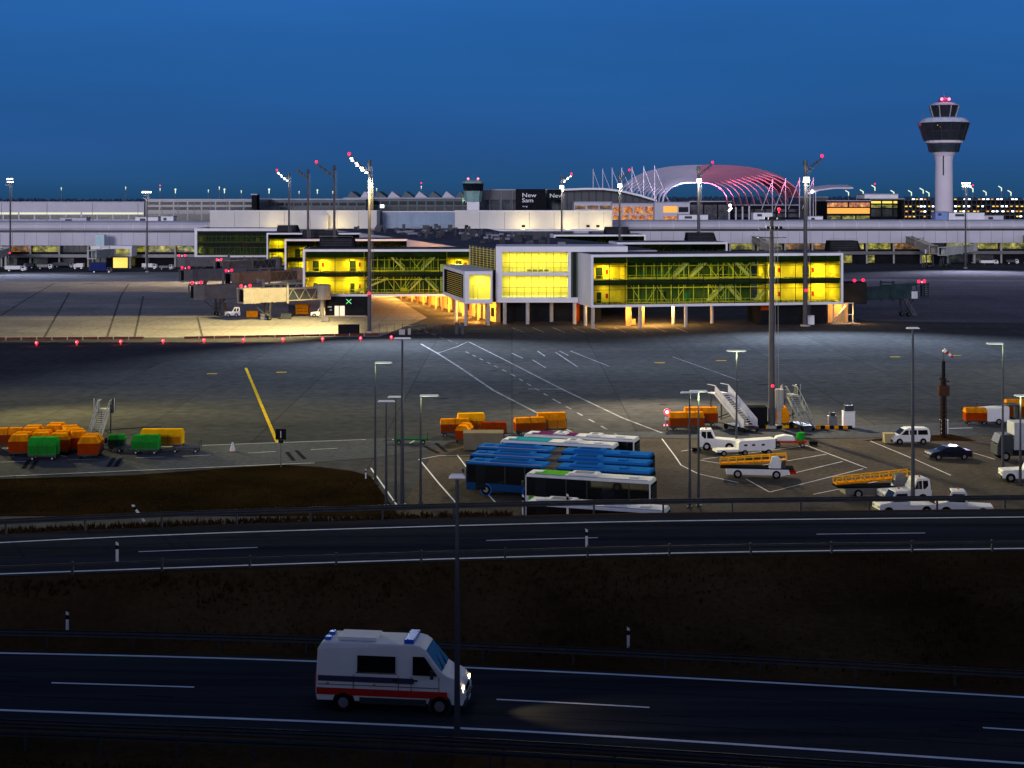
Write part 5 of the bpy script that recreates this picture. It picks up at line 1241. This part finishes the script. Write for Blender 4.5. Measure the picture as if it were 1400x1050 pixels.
# buses
def bus(label, near_left, L, scheme, articulated=False, group='buses parked in a tight row'):
    p = near_left; rot = R(-18); g = thing('airport_bus', label, 'bus', p, rot, group); W_ = 2.5; H_ = 3.0
    roofm, sidem, frontm, windm = scheme['roof'], scheme['side'], scheme['front'], carglass
    secs = [(0, L*.44), (L*.50, L)] if articulated else [(0, L)]
    for i, (a, b) in enumerate(secs):
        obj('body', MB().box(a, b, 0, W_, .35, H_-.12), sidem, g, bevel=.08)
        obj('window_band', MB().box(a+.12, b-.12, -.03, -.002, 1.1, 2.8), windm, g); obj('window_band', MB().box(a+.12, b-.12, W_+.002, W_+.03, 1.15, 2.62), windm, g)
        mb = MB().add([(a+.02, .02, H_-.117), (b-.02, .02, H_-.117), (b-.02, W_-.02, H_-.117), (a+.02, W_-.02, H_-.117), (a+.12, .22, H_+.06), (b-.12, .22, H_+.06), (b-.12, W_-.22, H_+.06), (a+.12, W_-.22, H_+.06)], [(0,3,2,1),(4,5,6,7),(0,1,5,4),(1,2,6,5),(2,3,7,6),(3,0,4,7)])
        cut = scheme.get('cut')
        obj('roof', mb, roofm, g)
        ns = 5 if b-a > 9 else 3; mb = MB()
        for k in range(1, ns+1): u = a+(b-a)*k/(ns+1); mb.box(u-.04, u+.04, -.045, -.031, 1.1, 2.8)
        obj('window_posts', mb, dgrey, g)
        for k, x in enumerate(((a+2.0, b-1.6) if b-a < 9 else (a+2.6, b-3.2))):
            for s in (.12, W_-.12): wheel(g, x, s, .48, .3)
            obj('wheel_arch', MB().cyl((x, -.026, .5), .6, .02, 16, 'y'), scheme.get('arch', dark), g)
    if scheme.get('accent'):
        obj('roof_panel', MB().box(.8, L*scheme.get('aw', .31), .2, W_-.2, H_+.065, H_+.10), scheme['accent'], g); obj('side_panel', MB().box(.35, L*.45, -.035, -.004, .4, 1.12), scheme['accent'], g)
    if articulated:
        mb = MB()
        for k in range(9): x = L*.44+.06+k*(L*.06-.12)/8; mb.box(x-.05, x+.05, .05, W_-.05, .5, H_-.02)
        obj('bellows', mb, bellow, g); obj('bellows_core', MB().box(L*.44, L*.5, .15, W_-.15, .6, H_-.1), bellow, g)
    for a, b in scheme.get('pods', ((.12, .36), (.56, .74))):
        a *= L; b *= L; obj('roof_pod', MB().prof([(a, H_+.063), (b, H_+.063), (b-.25, H_+.27), (a+.25, H_+.27)], .5, W_-.5), scheme.get('pod', roofm), g, bevel=.03); obj('pod_grille', MB().box(a+.6, b-.6, .8, 1.2, H_+.272, H_+.30).box(a+.6, b-.6, W_-1.2, W_-.8, H_+.272, H_+.30), M('pod_grille_'+roofm.name, (.01, .06, .2) if roofm is bluep else (.3, .3, .3), .7), g)
    obj('hatch', MB().cbox((1.0, W_/2, H_+.12), .7, .8, .1), roofm, g); obj('hatch', MB().cbox((L*.85, W_/2, H_+.12), .8, .8, .1), roofm, g); obj('roof_rail', MB().box(.3, L-.3, .16, .22, H_+.02, H_+.08) if not articulated else MB().box(.3, L*.42, .16, .22, H_+.02, H_+.08), M('roof_rail_grey', (.28, .33, .38), .5), g)
    obj('door', MB().box(1.0, 2.0, -.05, -.031, .45, 2.75).box(L*.62, L*.62+1.1, -.05, -.031, .45, 2.75), glz, g)
    obj('rear_panel', MB().box(L+.002, L+.05, .12, W_-.12, .5, 2.7), dark, g)
    mb = MB()
    for k in range(7): mb.box(L+.052, L+.07, .3, W_-.3, .7+k*.27, .78+k*.27)
    obj('rear_grille', mb, dgrey, g)
    obj('windscreen', MB().box(-.05, -.002, .15, W_-.15, 1.0, 2.75), windm, g)
    for s in (.35, W_-.35): obj('headlight', MB().cbox((-.03, s, .72), .06, .34, .2), rimm, g)
    for s in (-.2, W_+.2): obj('mirror', MB().cbox((-.2, s, 2.2), .14, .2, .42), dgrey, g)
    return g
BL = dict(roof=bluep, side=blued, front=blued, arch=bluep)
WG = dict(roof=whitep, side=whitep, front=whitep, accent=limep, pods=((.33, .58),)); WT = dict(roof=whitep, side=whitep, front=whitep, accent=tealp, aw=.42, pods=((.55, .7),)); WP = dict(roof=whitep, side=whitep, front=whitep, accent=purpp, aw=.46, pods=((.25, .38), (.55, .7)))
def corner(px, py, z): return gp(px, py, z)*1.0
def bl_(px, py): q = gp(px, py, 3.0); q.z = 0; return q
bus('white bus with purple roof panel, farthest from the road in the row', bl_(716, 594), 12, WP)
bus('white bus with teal roof panel, second farthest in the row', bl_(684, 602), 12, WT)
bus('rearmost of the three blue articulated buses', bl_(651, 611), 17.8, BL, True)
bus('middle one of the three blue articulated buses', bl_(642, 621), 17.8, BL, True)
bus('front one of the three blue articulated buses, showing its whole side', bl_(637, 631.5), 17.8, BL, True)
bus('white bus with lime green roof panel in front of the blue ones', bl_(718, 648.5), 11.6, WG)
bus('white bus half hidden by the guardrail, nearest to the upper road', bl_(718, 687), 11.6, dict(roof=whitep, side=whitep, front=whitep))

# ------------------------------------------------------------------ baggage carts, crates
def cart(label, p, rot, top, side, L=3.0, W_=1.55, H_=1.55, name='baggage_cart', group='hooded baggage carts'):
    g = thing(name, label, 'baggage cart', p, rot, group); a = L/2; b = W_/2
    obj('chassis', MB().box(-a, a, -b*.9, b*.9, .38, .52).bar((a, 0, .42), (a+1.0, 0, .3), .09), dgrey, g)
    obj('container', MB().prof([(-a, .523), (a, .523), (a, .523+H_*.62), (-a, .523+H_*.62)], -b, b), side, g, bevel=.03)
    z0 = .523+H_*.62+.002
    obj('hood', MB().add([(-a-.04,-b-.04,z0),(a+.04,-b-.04,z0),(a+.04,b+.04,z0),(-a-.04,b+.04,z0),(-a+.05,-b+.35,z0+H_*.36),(a-.05,-b+.35,z0+H_*.36),(a-.05,b-.3,z0+H_*.36),(-a+.05,b-.3,z0+H_*.36)], [(0,3,2,1),(4,5,6,7),(0,1,5,4),(1,2,6,5),(2,3,7,6),(3,0,4,7)]), top, g, bevel=.04)
    obj('curtain', MB().box(-a+.12, a-.12, -b-.015, -b-.003, .65, .5+H_*.55), M('curtain_dark_'+side.name, tuple(c*.45 for c in (.42, .075, .012)) if side is redor else (.015, .2, .02) if side is greenp else (.4, .14, .01) if side in (orange, yellowp) else (.01, .05, .02), .7), g)
    mb = MB()
    for x in (-a-.02, -a*.33, a*.33, a-.04): mb.box(x, x+.06, -b-.035, -b-.016, .5, .523+H_*.62)
    mb.box(-a-.02, a+.02, -b-.036, -b-.017, .5, .6); obj('frame_ribs', mb, dgrey, g)
    obj('hood_seam', MB().bar((0, -b-.045, z0+.02), (0, -b+.33, z0+H_*.36+.01), .05).bar((0, -b+.33, z0+H_*.36+.01), (0, b-.28, z0+H_*.36+.01), .05), side, g)
    for x in (-a*.7, a*.7):
        for s in (-1, 1): wheel(g, x, s*b*.8, .2, .12)
    return g
cl = [(12, 614, 8, orange, redor, 'at the left picture edge'), (45, 612, 100, orange, redor, 'in the second file from the left, at the back'), (76, 608, 95, orange, redor, 'at the back middle of the left cluster'),
      (30, 622, 95, orange, redor, 'with an ochre hood left of the green front cart'), (58, 619, 100, orange, redor, 'directly behind the green front cart'), (84, 620, 95, orange, redor, 'right of the green front cart'), (98, 612, 115, orange, redor, 'in the right file, third from the front'), (106, 617, 115, orange, redor, 'in the right file, second from the front'),
      (60, 628, 2, greenp, greenp, None), (124, 625, 95, orange, redor, 'nearest the stairs, showing its red end')]
for x, y, r, t, s, l in cl:
    cart('green tarpaulin cart at the front of the left cluster' if l is None else 'orange hooded cart '+l, gp(x, y), R(r), t, s, W_=2.2 if r > 80 else 1.55, H_=1.9)
cart('green cart in front of the yellow one, right of the stairs', gp(200, 620), R(2), greenp, greenp, 2.9)
cart('long yellow hooded cart behind the green one', gp(222, 613), R(0), yellowp, yellowp, 4.6, H_=1.7)
cart('small dark green cart close right of the left stairs', gp(160, 615), R(8), greenp, M('dark_green_side', (.02, .09, .04)), 1.8, H_=1.2)
for x, y, r, l, nm in ((255, 618, 2, 'low empty grey trolley right of the green and yellow carts', 1), (178, 617, 10, 'low grey trolley between the small cart and the green one', 1), (562, 606, 3, 'flat dark green trolley at the foot of the lamp group', 2), (905, 560, 0, '', 0)):
    if not nm: continue
    g = thing('flat_trolley', l, 'trolley', gp(x, y), R(r), 'empty flat trolleys')
    m = galv if nm == 1 else M('dark_green_side', (.02, .09, .04)); a = 1.6 if nm == 1 else 2.0
    obj('deck', MB().box(-a, a, -.8, .8, .45, .6), m, g); obj('end_rail', MB().bar((a-.1, -.7, .6), (a-.1, -.7, 1.3), .07).bar((a-.1, .7, .6), (a-.1, .7, 1.3), .07).bar((a-.1, -.7, 1.3), (a-.1, .7, 1.3), .07), m, g)
    obj('drawbar', MB().bar((-a, 0, .45), (-a-1.2, 0, .3), .09), dgrey, g)
    for xx in (-a*.7, a*.7):
        for s in (-1, 1): wheel(g, xx, s*.7, .22, .14)
cart('orange cart at the left of the middle group, showing its brown end', gp(622, 596), R(5), orange, redor, 3.4)
cart('bright yellow topped cart standing highest in the middle group', gp(644, 592), R(8), yellowp, yellowp, 3.2, H_=1.9)
cart('orange cart in front of the yellow topped one', gp(635, 604), R(80), orange, redor, 3.0)
cart('low brown orange cart right of the yellow topped one', gp(675, 597), R(2), redor, redor, 3.0, H_=1.2)
cart('orange cart at the left of the pair behind the buses', gp(724, 594), R(12), orange, redor, 3.6)
cart('orange cart at the right of the pair behind the buses', gp(754, 591), R(6), orange, orange, 3.4, H_=1.9)
cart('orange open cart beside the red stop lamps', gp(938, 588), R(4), orange, redor, 4.2, H_=1.7)
cart('orange cart between the open one and the white stairs', gp(958, 582), R(0), orange, redor, 4.0, H_=1.8)
cart('orange crate cart right of the dark mast plinth', gp(1069, 582), R(85), orange, orange, 2.4, H_=1.9, name='baggage_cart')
cart('orange cart front of the white loader at the right edge', gp(1333, 580), R(178), orange, redor, 2.6, H_=1.6)
cart('orange cart cut by the right picture edge', gp(1394, 575), R(0), orange, redor, 3.6, H_=2.2)
def box_thing(name, label, cat, px, py, w_, d_, h_, mat, rot=0, lid=None):
    g = thing(name, label, cat, gp(px, py), R(rot)); obj('body', MB().box(-w_/2, w_/2, -d_/2, d_/2, .08, h_), mat, g, bevel=.03)
    obj('lid', MB().box(-w_/2-.04, w_/2+.04, -d_/2-.04, d_/2+.04, h_+.002, h_+.08), lid or mat, g); obj('feet', MB().box(-w_/2+.1, -w_/2+.3, -d_/2, d_/2, 0, .08).box(w_/2-.3, w_/2-.1, -d_/2, d_/2, 0, .08), dgrey, g)
    return g
box_thing('crate', 'black crate on the lit concrete left of the tall mast', 'crate', 477, 457, 4.2, 2, 1.9, dark)
box_thing('crate', 'beige square crate beside the small white van', 'crate', 1215, 606, 1.15, 1, 1.1, beigep)
box_thing('container', 'dark container directly right of the white stairs', 'container', 1035, 583, 2.2, 2, 2.4, dark)
box_thing('crate', 'tan box left of the rear blue bus', 'crate', 661, 614, 4.4, 2.4, 1.9, M('tan_box', (.20, .17, .11), .8))
c_ = box_thing('cabinet', 'white electrical cabinet with dark unit on top', 'cabinet', 1160, 585, 1.4, 1, 2.0, white)
obj('top_unit', MB().box(-.55, .55, -.4, .4, 2.1, 2.8).bar((-.4, 0, 2.8), (-.4, 0, 3.1), .06).bar((.4, 0, 2.8), (.4, 0, 3.1), .06), dgrey, c_); obj('door', MB().box(-.5, -.02, -.53, -.503, .3, 1.8).box(.02, .5, -.53, -.503, .3, 1.8), whitep, c_)
c_ = box_thing('cabinet', 'short grey cabinet on a striped base, left of the white one', 'cabinet', 1138, 585, 1.0, .9, 1.4, mgrey)
obj('meter', MB().box(-.3, .3, -.3, .3, 1.48, 1.9), dgrey, c_)
mb = MB()
for k in range(8): mb.mi = k % 2; mb.box(-2.2+k*.55, -1.65+k*.55, -1.0, -.75, .0, .4)
obj('striped_base', mb, [orange, black], c_)
c_ = box_thing('cabinet', 'pale cabinet at the foot of the windsock mast', 'cabinet', 1291, 594, .8, .6, 1.7, white)
for x, y, l in ((1112, 609, 'small black block at the corner of the marked bays'), (952, 618, 'small black block below the white tractor')):
    box_thing('wheel_chock', l, 'wheel chock', x, y, .9, .5, .35, black)
jb = box_thing('utility_box', 'small white box at the foot of the right lit mast', 'cabinet', 1107, 444, 1.8, 1.5, 2.0, white)
# box truck right
bt = thing('box_truck', 'white box truck cut by the right picture edge', 'truck', gp(1402, 628), R(180))
obj('box_body', MB().box(-4, 1.6, -1.2, 1.2, 1.2, 4.1), M('truck_grey', (.4, .41, .45), .5), bt, bevel=.05); obj('chassis', MB().box(-4, 3.2, -1.0, 1.0, .55, 1.1), dark, bt)
obj('cab', MB().prof([(1.7, .6), (3.4, .6), (3.4, 1.7), (3.0, 2.8), (1.7, 2.8)], -1.1, 1.1), dgrey, bt, bevel=.05); obj('windscreen', MB().box(3.0, 3.42, -.9, .9, 1.75, 1.9), carglass, bt)
for x in (-2.6, 2.5):
    for s in (-1, 1): wheel(bt, x, s*1.0, .5, .3)
# orange/white loader at right
ol = thing('cargo_loader', 'orange and white cargo loader left of the right lamp post', 'loader', gp(1352, 579), R(180))
obj('body', MB().prof([(-2.2, .4), (1.4, .4), (1.6, 1.0), (1.4, 1.9), (-2.2, 2.2)], -1.1, 1.1), whitep, ol, bevel=.05); obj('engine_panel', MB().box(-1.2, .6, -1.14, -1.103, .7, 1.6), orange, ol)
obj('top_frame', MB().bar((-2, -.9, 2.4), (1.3, -.9, 2.4), .1).bar((-2, .9, 2.4), (1.3, .9, 2.4), .1).bar((-2, -.9, 2.1), (-2, -.9, 2.5), .1).bar((1.2, -.9, 1.9), (1.2, -.9, 2.5), .1), dgrey, ol); obj('canopy', MB().box(-3.6, -2.21, -1.1, 1.1, 2.3, 2.45).box(-3.5, -3.4, -1, 1, .4, 2.3), dgrey, ol)
for x in (-2.8, -.9, .9):
    for s in (-1, 1): wheel(ol, x, s*1.0, .38)
# small flat cart white/red, orange flatbeds
fc = thing('flat_trolley', 'low trolley loaded with white sheeting behind the power cart', 'trolley', gp(1080, 610), R(-4), 'empty flat trolleys')
obj('deck', MB().box(-2, 1.8, -.8, .8, .5, .65), redp, fc); obj('load', MB().prof([(-1.8, .653), (.6, .653), (.4, 1.15), (-.6, 1.3), (-1.6, 1.1)], -.7, .7), whitep, fc, bevel=.15); obj('green_box', MB().cyl((1.2, 0, .653), .45, .9, 10), greenp, fc)
for x in (-1.4, 1.3):
    for s in (-1, 1): wheel(fc, x, s*.7, .26, .16)
# passenger stairs
def stairs_truck(label, p, rot, h, Ls, mat, wd=1.6, sides=True, canopy=False):
    g = thing('passenger_stairs', label, 'passenger stairs', p, rot, 'mobile passenger stairs'); b = wd/2
    mb = MB().box(-b, b, -1.0, 1.8+Ls*.3, .35, .6); obj('chassis', mb, dgrey, g)
    mb = MB()
    for s in (-1, 1): mb.bar((s*b, -.6, .5), (s*b, Ls, h), .14, .34)
    n = 16
    for k in range(n): t = k/n; mb.box(-b+.02, b-.02, -.6+(Ls+.6)*t-.13, -.6+(Ls+.6)*t+.13, .55+(h-.5)*t, .6+(h-.5)*t)
    obj('steps', mb, mat, g)
    for s in (-1, 1):
        mb = MB().bar((s*b, -.6, 1.5), (s*b, Ls, h+1.0), .08); mb.bar((s*b, Ls, h+1), (s*b, Ls+1.6, h+1), .08)
        for k in range(7): t = k/6; mb.bar((s*b, -.6+(Ls+.6)*t, .5+(h-.5)*t), (s*b, -.6+(Ls+.6)*t, 1.5+(h-.5)*t), .06)
        if sides: mb.add([(s*b, -.6, .6), (s*b, Ls, h), (s*b, Ls, h+.95), (s*b, -.6, 1.45)], [(0,1,2,3)])
        obj('handrail', mb, mat, g)
    obj('platform', MB().box(-b, b, Ls+.06, Ls+1.6, h-.1, h), mat, g)
    mb = MB()
    for s in (-1, 1): mb.bar((s*b*.8, Ls+1.2, .5), (s*b*.8, Ls+1.2, h-.1), .14); mb.bar((s*b*.8, Ls+1.2, .6), (s*b*.8, Ls*.45, h*.5), .1)
    obj('support_legs', mb, dgrey, g)
    if canopy:
        for s in (-1, 1):
            obj('top_bumper', MB().cyl((s*(b+.25)-.12, Ls+.9, h+.75), .42, .3, 12, 'x').box(s*(b+.2)-.2, s*(b+.2)+.2, Ls+.2, Ls+1.2, h-.4, h+.6), dgrey if s > 0 else mgrey, g)
            obj('top_post', MB().bar((s*(b+.5), Ls+.3, h-.3), (s*(b+.5), Ls+.3, h+1.3), .07), mat, g)
    for y in (-.5, 1.4+Ls*.3):
        for s in (-1, 1): wheel_o = obj('wheel', MB().cyl((s*(b+.02)-.1, y, .32), .32, .2, 14, 'x'), black, g)
    return g
stairs_truck('pale green lit passenger stairs right of the orange carts at left', gp(128, 612), R(2), 3.6, 4.6, M('stair_cream', (.52, .52, .42), .5), 1.35, False, True)
stairs_truck('wide white passenger stairs with solid sides in the equipment yard', gp(1022, 590), R(28), 4.0, 5.2, M('stair_white', (.55, .56, .66), .5), 2.0, True, False)
stairs_truck('narrow grey passenger stairs right of the dark mast', gp(1102, 588), R(12), 3.7, 4.2, M('stair_grey', (.30, .32, .30), .5), 1.4, False, True)
# red stop lamps stand
rs = thing('signal_stand', 'signal stand with one round red lamp over three small ones', 'signal', gp(912, 588))
obj('post', MB().bar((0,0,0), (0,0,2.1), .12).box(-.55, .55, -.1, .1, .5, .75), dgrey, rs); obj('round_lamp', MB().cyl((0,-.1,2.2), .42, .12, 16, 'y'), E('sign_red_dim', (1, .08, .12), 1.2), rs)
obj('lamp_core', MB().cyl((0,-.14,2.2), .2, .05, 12, 'y'), E('core_white', (1, .8, .8), 3), rs)
for k in (-1, 0, 1): obj('small_lamp', MB().ball((k*.36, -.2, .62), .11, 8), e_redw, rs)
obj('panel', MB().box(-.3, .3, -.08, -.02, 1.2, 1.6), white, rs)
# windsock mast
wm = thing('windsock_mast', 'dark lattice mast with a red and white windsock on top', 'windsock', gp(1290, 598))
hW = zat(494, gp(1290, 598).y); mb = MB()
for s in (-1, 1):
    for q in (-1, 1): mb.bar((s*.28, q*.28, 0), (s*.22, q*.22, hW-2), .09)
for k in range(14): mb.bar((-.28, -.28, k*.5), (.28, -.28, k*.5+.5), .05).bar((.28, .28, k*.5), (-.28, .28, k*.5+.5), .05).bar((-.28, -.28, k*.5), (-.28, .28, k*.5+.5), .05)
obj('lattice', mb, M('rusty_steel', (.055, .028, .02), .8, 0, .3, 1), wm); obj('core', MB().cyl((0,0,0), .2, hW, 8), dark, wm)
obj('control_box', MB().box(-.62, .62, -.4, .4, zat(541, wm.location.y), zat(527, wm.location.y)), M('rusty_steel', (.055, .028, .02)), wm, bevel=.1)
obj('side_lamps', MB().ball((-.5, -.2, hW-2.0), .14, 8).ball((.5, -.2, hW-2.3), .14, 8).ball((-.5, -.2, hW-3.2), .14, 8), dgrey, wm)
obj('top_rod', MB().cyl((0,0,hW), .05, 1.6, 6), dgrey, wm)
mb = MB()
for k in range(4): mb.mi = k % 2; mb.bar((.0+.28*k, 0, hW+1.35-.22*k), (.28+.28*k, 0, hW+1.13-.22*k), .48-.06*k, None, 10, .42-.06*k)
obj('windsock', mb, [whitep, redp], wm)
mound = wpatch('island_kerb', [(gp(1180, 603).x, gp(1180, 603).y), (gp(1280, 603).x, gp(1280, 603).y), (gp(1335, 603).x, gp(1335, 603).y), (gp(1300, 594).x, gp(1300, 594).y), (gp(1200, 600).x, gp(1200, 600).y)], .03, M('mulch', (.03, .015, .008), .9))
# dark square sign by the grass
sg = thing('sign_post', 'black square sign on a thin post at the tip of the yellow line', 'sign', gp(384, 639))
obj('post', MB().cyl((0,0,0), .05, 3.0, 8), mgrey, sg); obj('board', MB().box(-.55, .55, -.06, .0, 2.9, 4.0), dark, sg); obj('small_plate', MB().box(-.25, .25, -.08, .0, 2.55, 2.85), dark, sg)
obj('emblem', MB().box(-.04, .04, -.075, -.062, 3.1, 3.8), whitep, sg)
cnp = gp(318, 617); cone = thing('traffic_cone', 'small white and red cone on the service road left of the sign', 'cone', cnp)
obj('cone', MB().lathe([(.32, .04), (.08, 1.0)], 12), whitep, cone); obj('base', MB().box(-.35, .35, -.35, .35, 0, .04), redp, cone)
# boom barrier + fence pieces under the pier
fe = thing('gate_fence', 'dark mesh fence with barrier arm at the foot of the tall lit mast', 'fence', gp(525, 457))
mb = MB()
for k in range(9): mb.bar((k*1.6-1, 0, 0), (k*1.6-1, 0, 2.2), .09)
mb.bar((-1, 0, 2.1), (11.8, 0, 2.1), .06).bar((-1, 0, .2), (11.8, 0, .2), .06)
for k in range(30): mb.bar((-1+k*.43, 0, .2), (-1+k*.43, 0, 2.1), .025)
obj('fence', mb, dgrey, fe); obj('barrier_box', MB().box(3.2, 4.4, -1.2, -.5, 0, 1.1).box(5.0, 5.6, -1.1, -.6, 0, 1.3), concw, fe); obj('barrier_arm', MB().bar((3.8, -.9, 1.4), (9.0, -.9, 1.9), .35), dgrey, fe)
fe2 = thing('gate_fence', 'low rail with bollards on the road under the white centre block', 'fence', gp(622, 457))
obj('bollards', MB().box(0, .7, 0, .5, 0, 2.4).box(1.2, 1.9, 0, .5, 0, 2.4), dgrey, fe2); obj('rail', MB().bar((2, .2, 1.0), (16, .2, 1.0), .08).bar((2, .2, .5), (16, .2, .5), .06), dgrey, fe2)
for x, y, l in ((830, 441, 'person in pale coat standing below the centre block'), ):
    pass
# small vehicles far at the terminal and pier
def far_truck(label, px, py, w_, h_, bodym, cabm, rot=0, name='service_truck'):
    g = thing(name, label, 'truck', gp(px, py), R(rot), 'small service vehicles far off'); a = w_/2
    obj('cargo_box', MB().box(-a, a*.45, -1.1, 1.1, .8, h_), bodym, g, bevel=.06); obj('cab', MB().prof([(a*.5, .5), (a, .5), (a, 1.4), (a*.85, 2.1), (a*.5, 2.1)], -1.05, 1.05), cabm, g, bevel=.06)
    obj('window', MB().box(a*.56, a*.82, -1.07, -1.052, 1.35, 1.95), carglass, g); obj('chassis', MB().box(-a, a*.95, -.9, .9, .45, .78), black, g)
    for x in (-a*.6, a*.7):
        for s in (-1, 1): wheel(g, x, s*.95, .42)
far_truck('dark blue truck with grey top before the left terminal', 139, 373, 8.6, 3.9, M('truck_blue', (.02, .03, .12), .4), dgrey)
for x, y, w_, h_, bm, l in ((88, 366, 9, 2.2, dgrey, 'low dark service truck left of the blue one'), (205, 368, 6, 2.3, whitep, 'pale service truck at the foot of the slim dark mast'), (22, 371, 8, 2.2, whitep, 'pale car-sized truck at the far left edge'), (1195, 357, 5, 1.9, whitep, 'small white truck below the yellow window right of the pier'), (1222, 357, 6, 1.9, mgrey, 'grey service truck in the row under the terminal'), (1250, 358, 5, 1.8, dgrey, 'dark service truck left of the far bridge legs'), (1352, 362, 7.5, 1.9, whitep, 'white truck alone on the apron at far right'), (1162, 356, 5.5, 2, whitep, 'white service truck nearest the right end of the pier')):
    far_truck(l, x, y, w_, h_, bm, whitep if bm is whitep else mgrey, rot=(x*13) % 12-6)
gq = random.Random(21)
for k, (x, y) in enumerate(((40, 367), (62, 368), (108, 368), (228, 369), (1178, 358), (1208, 359), (1235, 359), (1262, 358), (1300, 357), (1332, 358), (1384, 361), (990, 359))):
    far_truck(['low grey trolley truck under the left lit cluster mast', 'second small grey truck at the left terminal foot', 'small dark truck touching the blue truck on its left', 'small pale truck between the slim mast and the boarding bridges', 'tiny white truck right beside the pier end', 'tiny dark truck between two white ones under the terminal', 'tiny pale truck left of the far bridge stair', 'tiny grey truck at the foot of the far bridge', 'small pale truck below the level far bridge', 'small dark truck right of the far lit cluster mast', 'white truck at the right picture edge below the terminal', 'small truck glimpsed above the glass wing roof'][k], x, y, gq.uniform(3.8, 6), gq.uniform(1.5, 2.4), gq.choice((whitep, mgrey, dgrey, whitep)), gq.choice((whitep, mgrey)), gq.choice((0, 180, 12, -10)))
tractor('white tractor in shade under the farthest left grey cab', gp(318, 433), R(190), True, 3.6)
for k, (x, y, w_, h_, m) in enumerate(((345, 434, 2.6, 1.5, orange), (362, 437, 1.8, 1.3, mgrey), (391, 436, 2.4, 1.2, dgrey), (400, 430, 1.6, 2.2, dgrey), (446, 440, 1.4, 1.2, mgrey), (300, 424, 3.0, 1.8, dgrey), (285, 405, 3.4, 2.2, dgrey), (340, 410, 3.0, 2.4, mgrey), (372, 402, 3.2, 2.6, dgrey))):
    box_thing('equipment_box', ['orange box under the cream bridge cab', 'small grey box at the wheels of the cream bridge', 'low dark box beneath the open truss tunnel', 'tall dark box left of the orange lit container', 'small grey box before the black cabin door', 'dark box under the farthest left grey cab', 'dark box in the shade behind the outer bridge', 'grey box behind the cream bridge', 'dark box behind the cream truss tunnel'][k], 'equipment box', x, y, w_, 1.6, h_, m, rot=(x*7) % 20-10)
ts = thing('orange_container', 'orange lit container under the cream boarding bridge', 'container', gp(412, 431))
obj('body', MB().box(-1.4, 1.6, 0, 2.2, .25, 2.6), orange, ts, bevel=.04); obj('skids', MB().box(-1.2, -1, 0, 2.2, 0, .25).box(1.2, 1.4, 0, 2.2, 0, .25), dgrey, ts); obj('slats', MB().box(-1.2, 1.4, -.04, -.002, .9, 1.0).box(-1.2, 1.4, -.04, -.002, 1.6, 1.7), redor, ts)
tw = tractor('small tractor with orange tail beside the orange lit container', gp(435, 433), R(185), True, 3.4)

# ------------------------------------------------------------------ apron lighting from masts and from added unseen lamps
def beam(px, Y, z, e, tgt, ang, col=WARM, bl=.7): return lamp('SPOT', 'apron_beam', at(px, Y, z), e, col, None, tgt, .6, ang, bl)
def cut_beam(px, Y, z, e, tgt, ang, col, far_y, near_y=None, soft=.05):
    """spot whose emission is masked to shape the lit band at the ground lines Y = near_y and far_y"""
    o = beam(px, Y, z, e, tgt, ang, col, .5); l = o.data; l.use_nodes = True; nt = l.node_tree
    em = nt.nodes['Emission']; ge = nt.nodes.new('ShaderNodeNewGeometry'); sx = nt.nodes.new('ShaderNodeSeparateXYZ')
    nt.links.new(ge.outputs['Incoming'], sx.inputs[0])
    az = nt.nodes.new('ShaderNodeMath'); az.operation = 'ABSOLUTE'; nt.links.new(sx.outputs['Z'], az.inputs[0])
    dv_ = nt.nodes.new('ShaderNodeMath'); dv_.operation = 'DIVIDE'; nt.links.new(sx.outputs['Y'], dv_.inputs[0]); nt.links.new(az.outputs[0], dv_.inputs[1])
    prev = None
    for yy, sg in ((far_y, 1), (near_y, -1)):
        if yy is None: continue
        c = (yy-Y)/z
        mr = nt.nodes.new('ShaderNodeMapRange'); mr.interpolation_type = 'SMOOTHSTEP'
        mr.inputs['From Min'].default_value = c+sg*soft; mr.inputs['From Max'].default_value = c-sg*soft
        nt.links.new(dv_.outputs[0], mr.inputs['Value'])
        if prev is None: prev = mr.outputs[0]
        else:
            mm = nt.nodes.new('ShaderNodeMath'); mm.operation = 'MULTIPLY'; nt.links.new(prev, mm.inputs[0]); nt.links.new(mr.outputs[0], mm.inputs[1]); prev = mm.outputs[0]
    nt.links.new(prev, em.inputs['Strength'])  # node mask paints the sharp edges of the light band
    return o
cut_beam(505, 304, 33, 330000, (-95, 322, 0), 120, (1., .78, .32), 350, 286, .03)
cut_beam(505, 304, 33, 60000, (-45, 330, 0), 90, (1., .72, .25), 352, 286, .03)
cut_beam(395, 520, 32, 600000, (-150, 470, 0), 120, (1., .72, .42), 496, 440, .10)
beam(505, 304, 33, 420000, (-10, 225, 0), 105, (.74, .86, 1.), .9)
beam(1101, 320, 33, 450000, (65, 230, 0), 115, (.66, .80, 1.), .9)
beam(1320, 590, 30, 1500000, (160, 430, 0), 110, (.72, .70, 1.), .8)
beam(14, 570, 30, 500000, (-140, 430, 0), 90, (.60, .68, 1.), .8)
cut_beam(-250, 300, 30, 1700000, (-62, 165, 0), 100, (1., .88, .36), 205, None, .7)  # added unseen lamp left of the view, no mast built, warms apron and carts
beam(1700, 260, 30, 260000, (60, 165, 0), 100, (.95, .88, .58), .9)  # unseen lamp right of the view, no mast built
beam(-100, 200, 24, 120000, (-36, 172, 0), 80, (1., .80, .22), .9)  # unseen lamp left of the view, no mast built, warms the carts
lamp('SPOT', 'apron_beam', (20, 215, 30), 200000, (1., .80, .50), None, (22, 158, 0), .6, 95, .9)  # unseen lamp hung over the yard, no mast under it
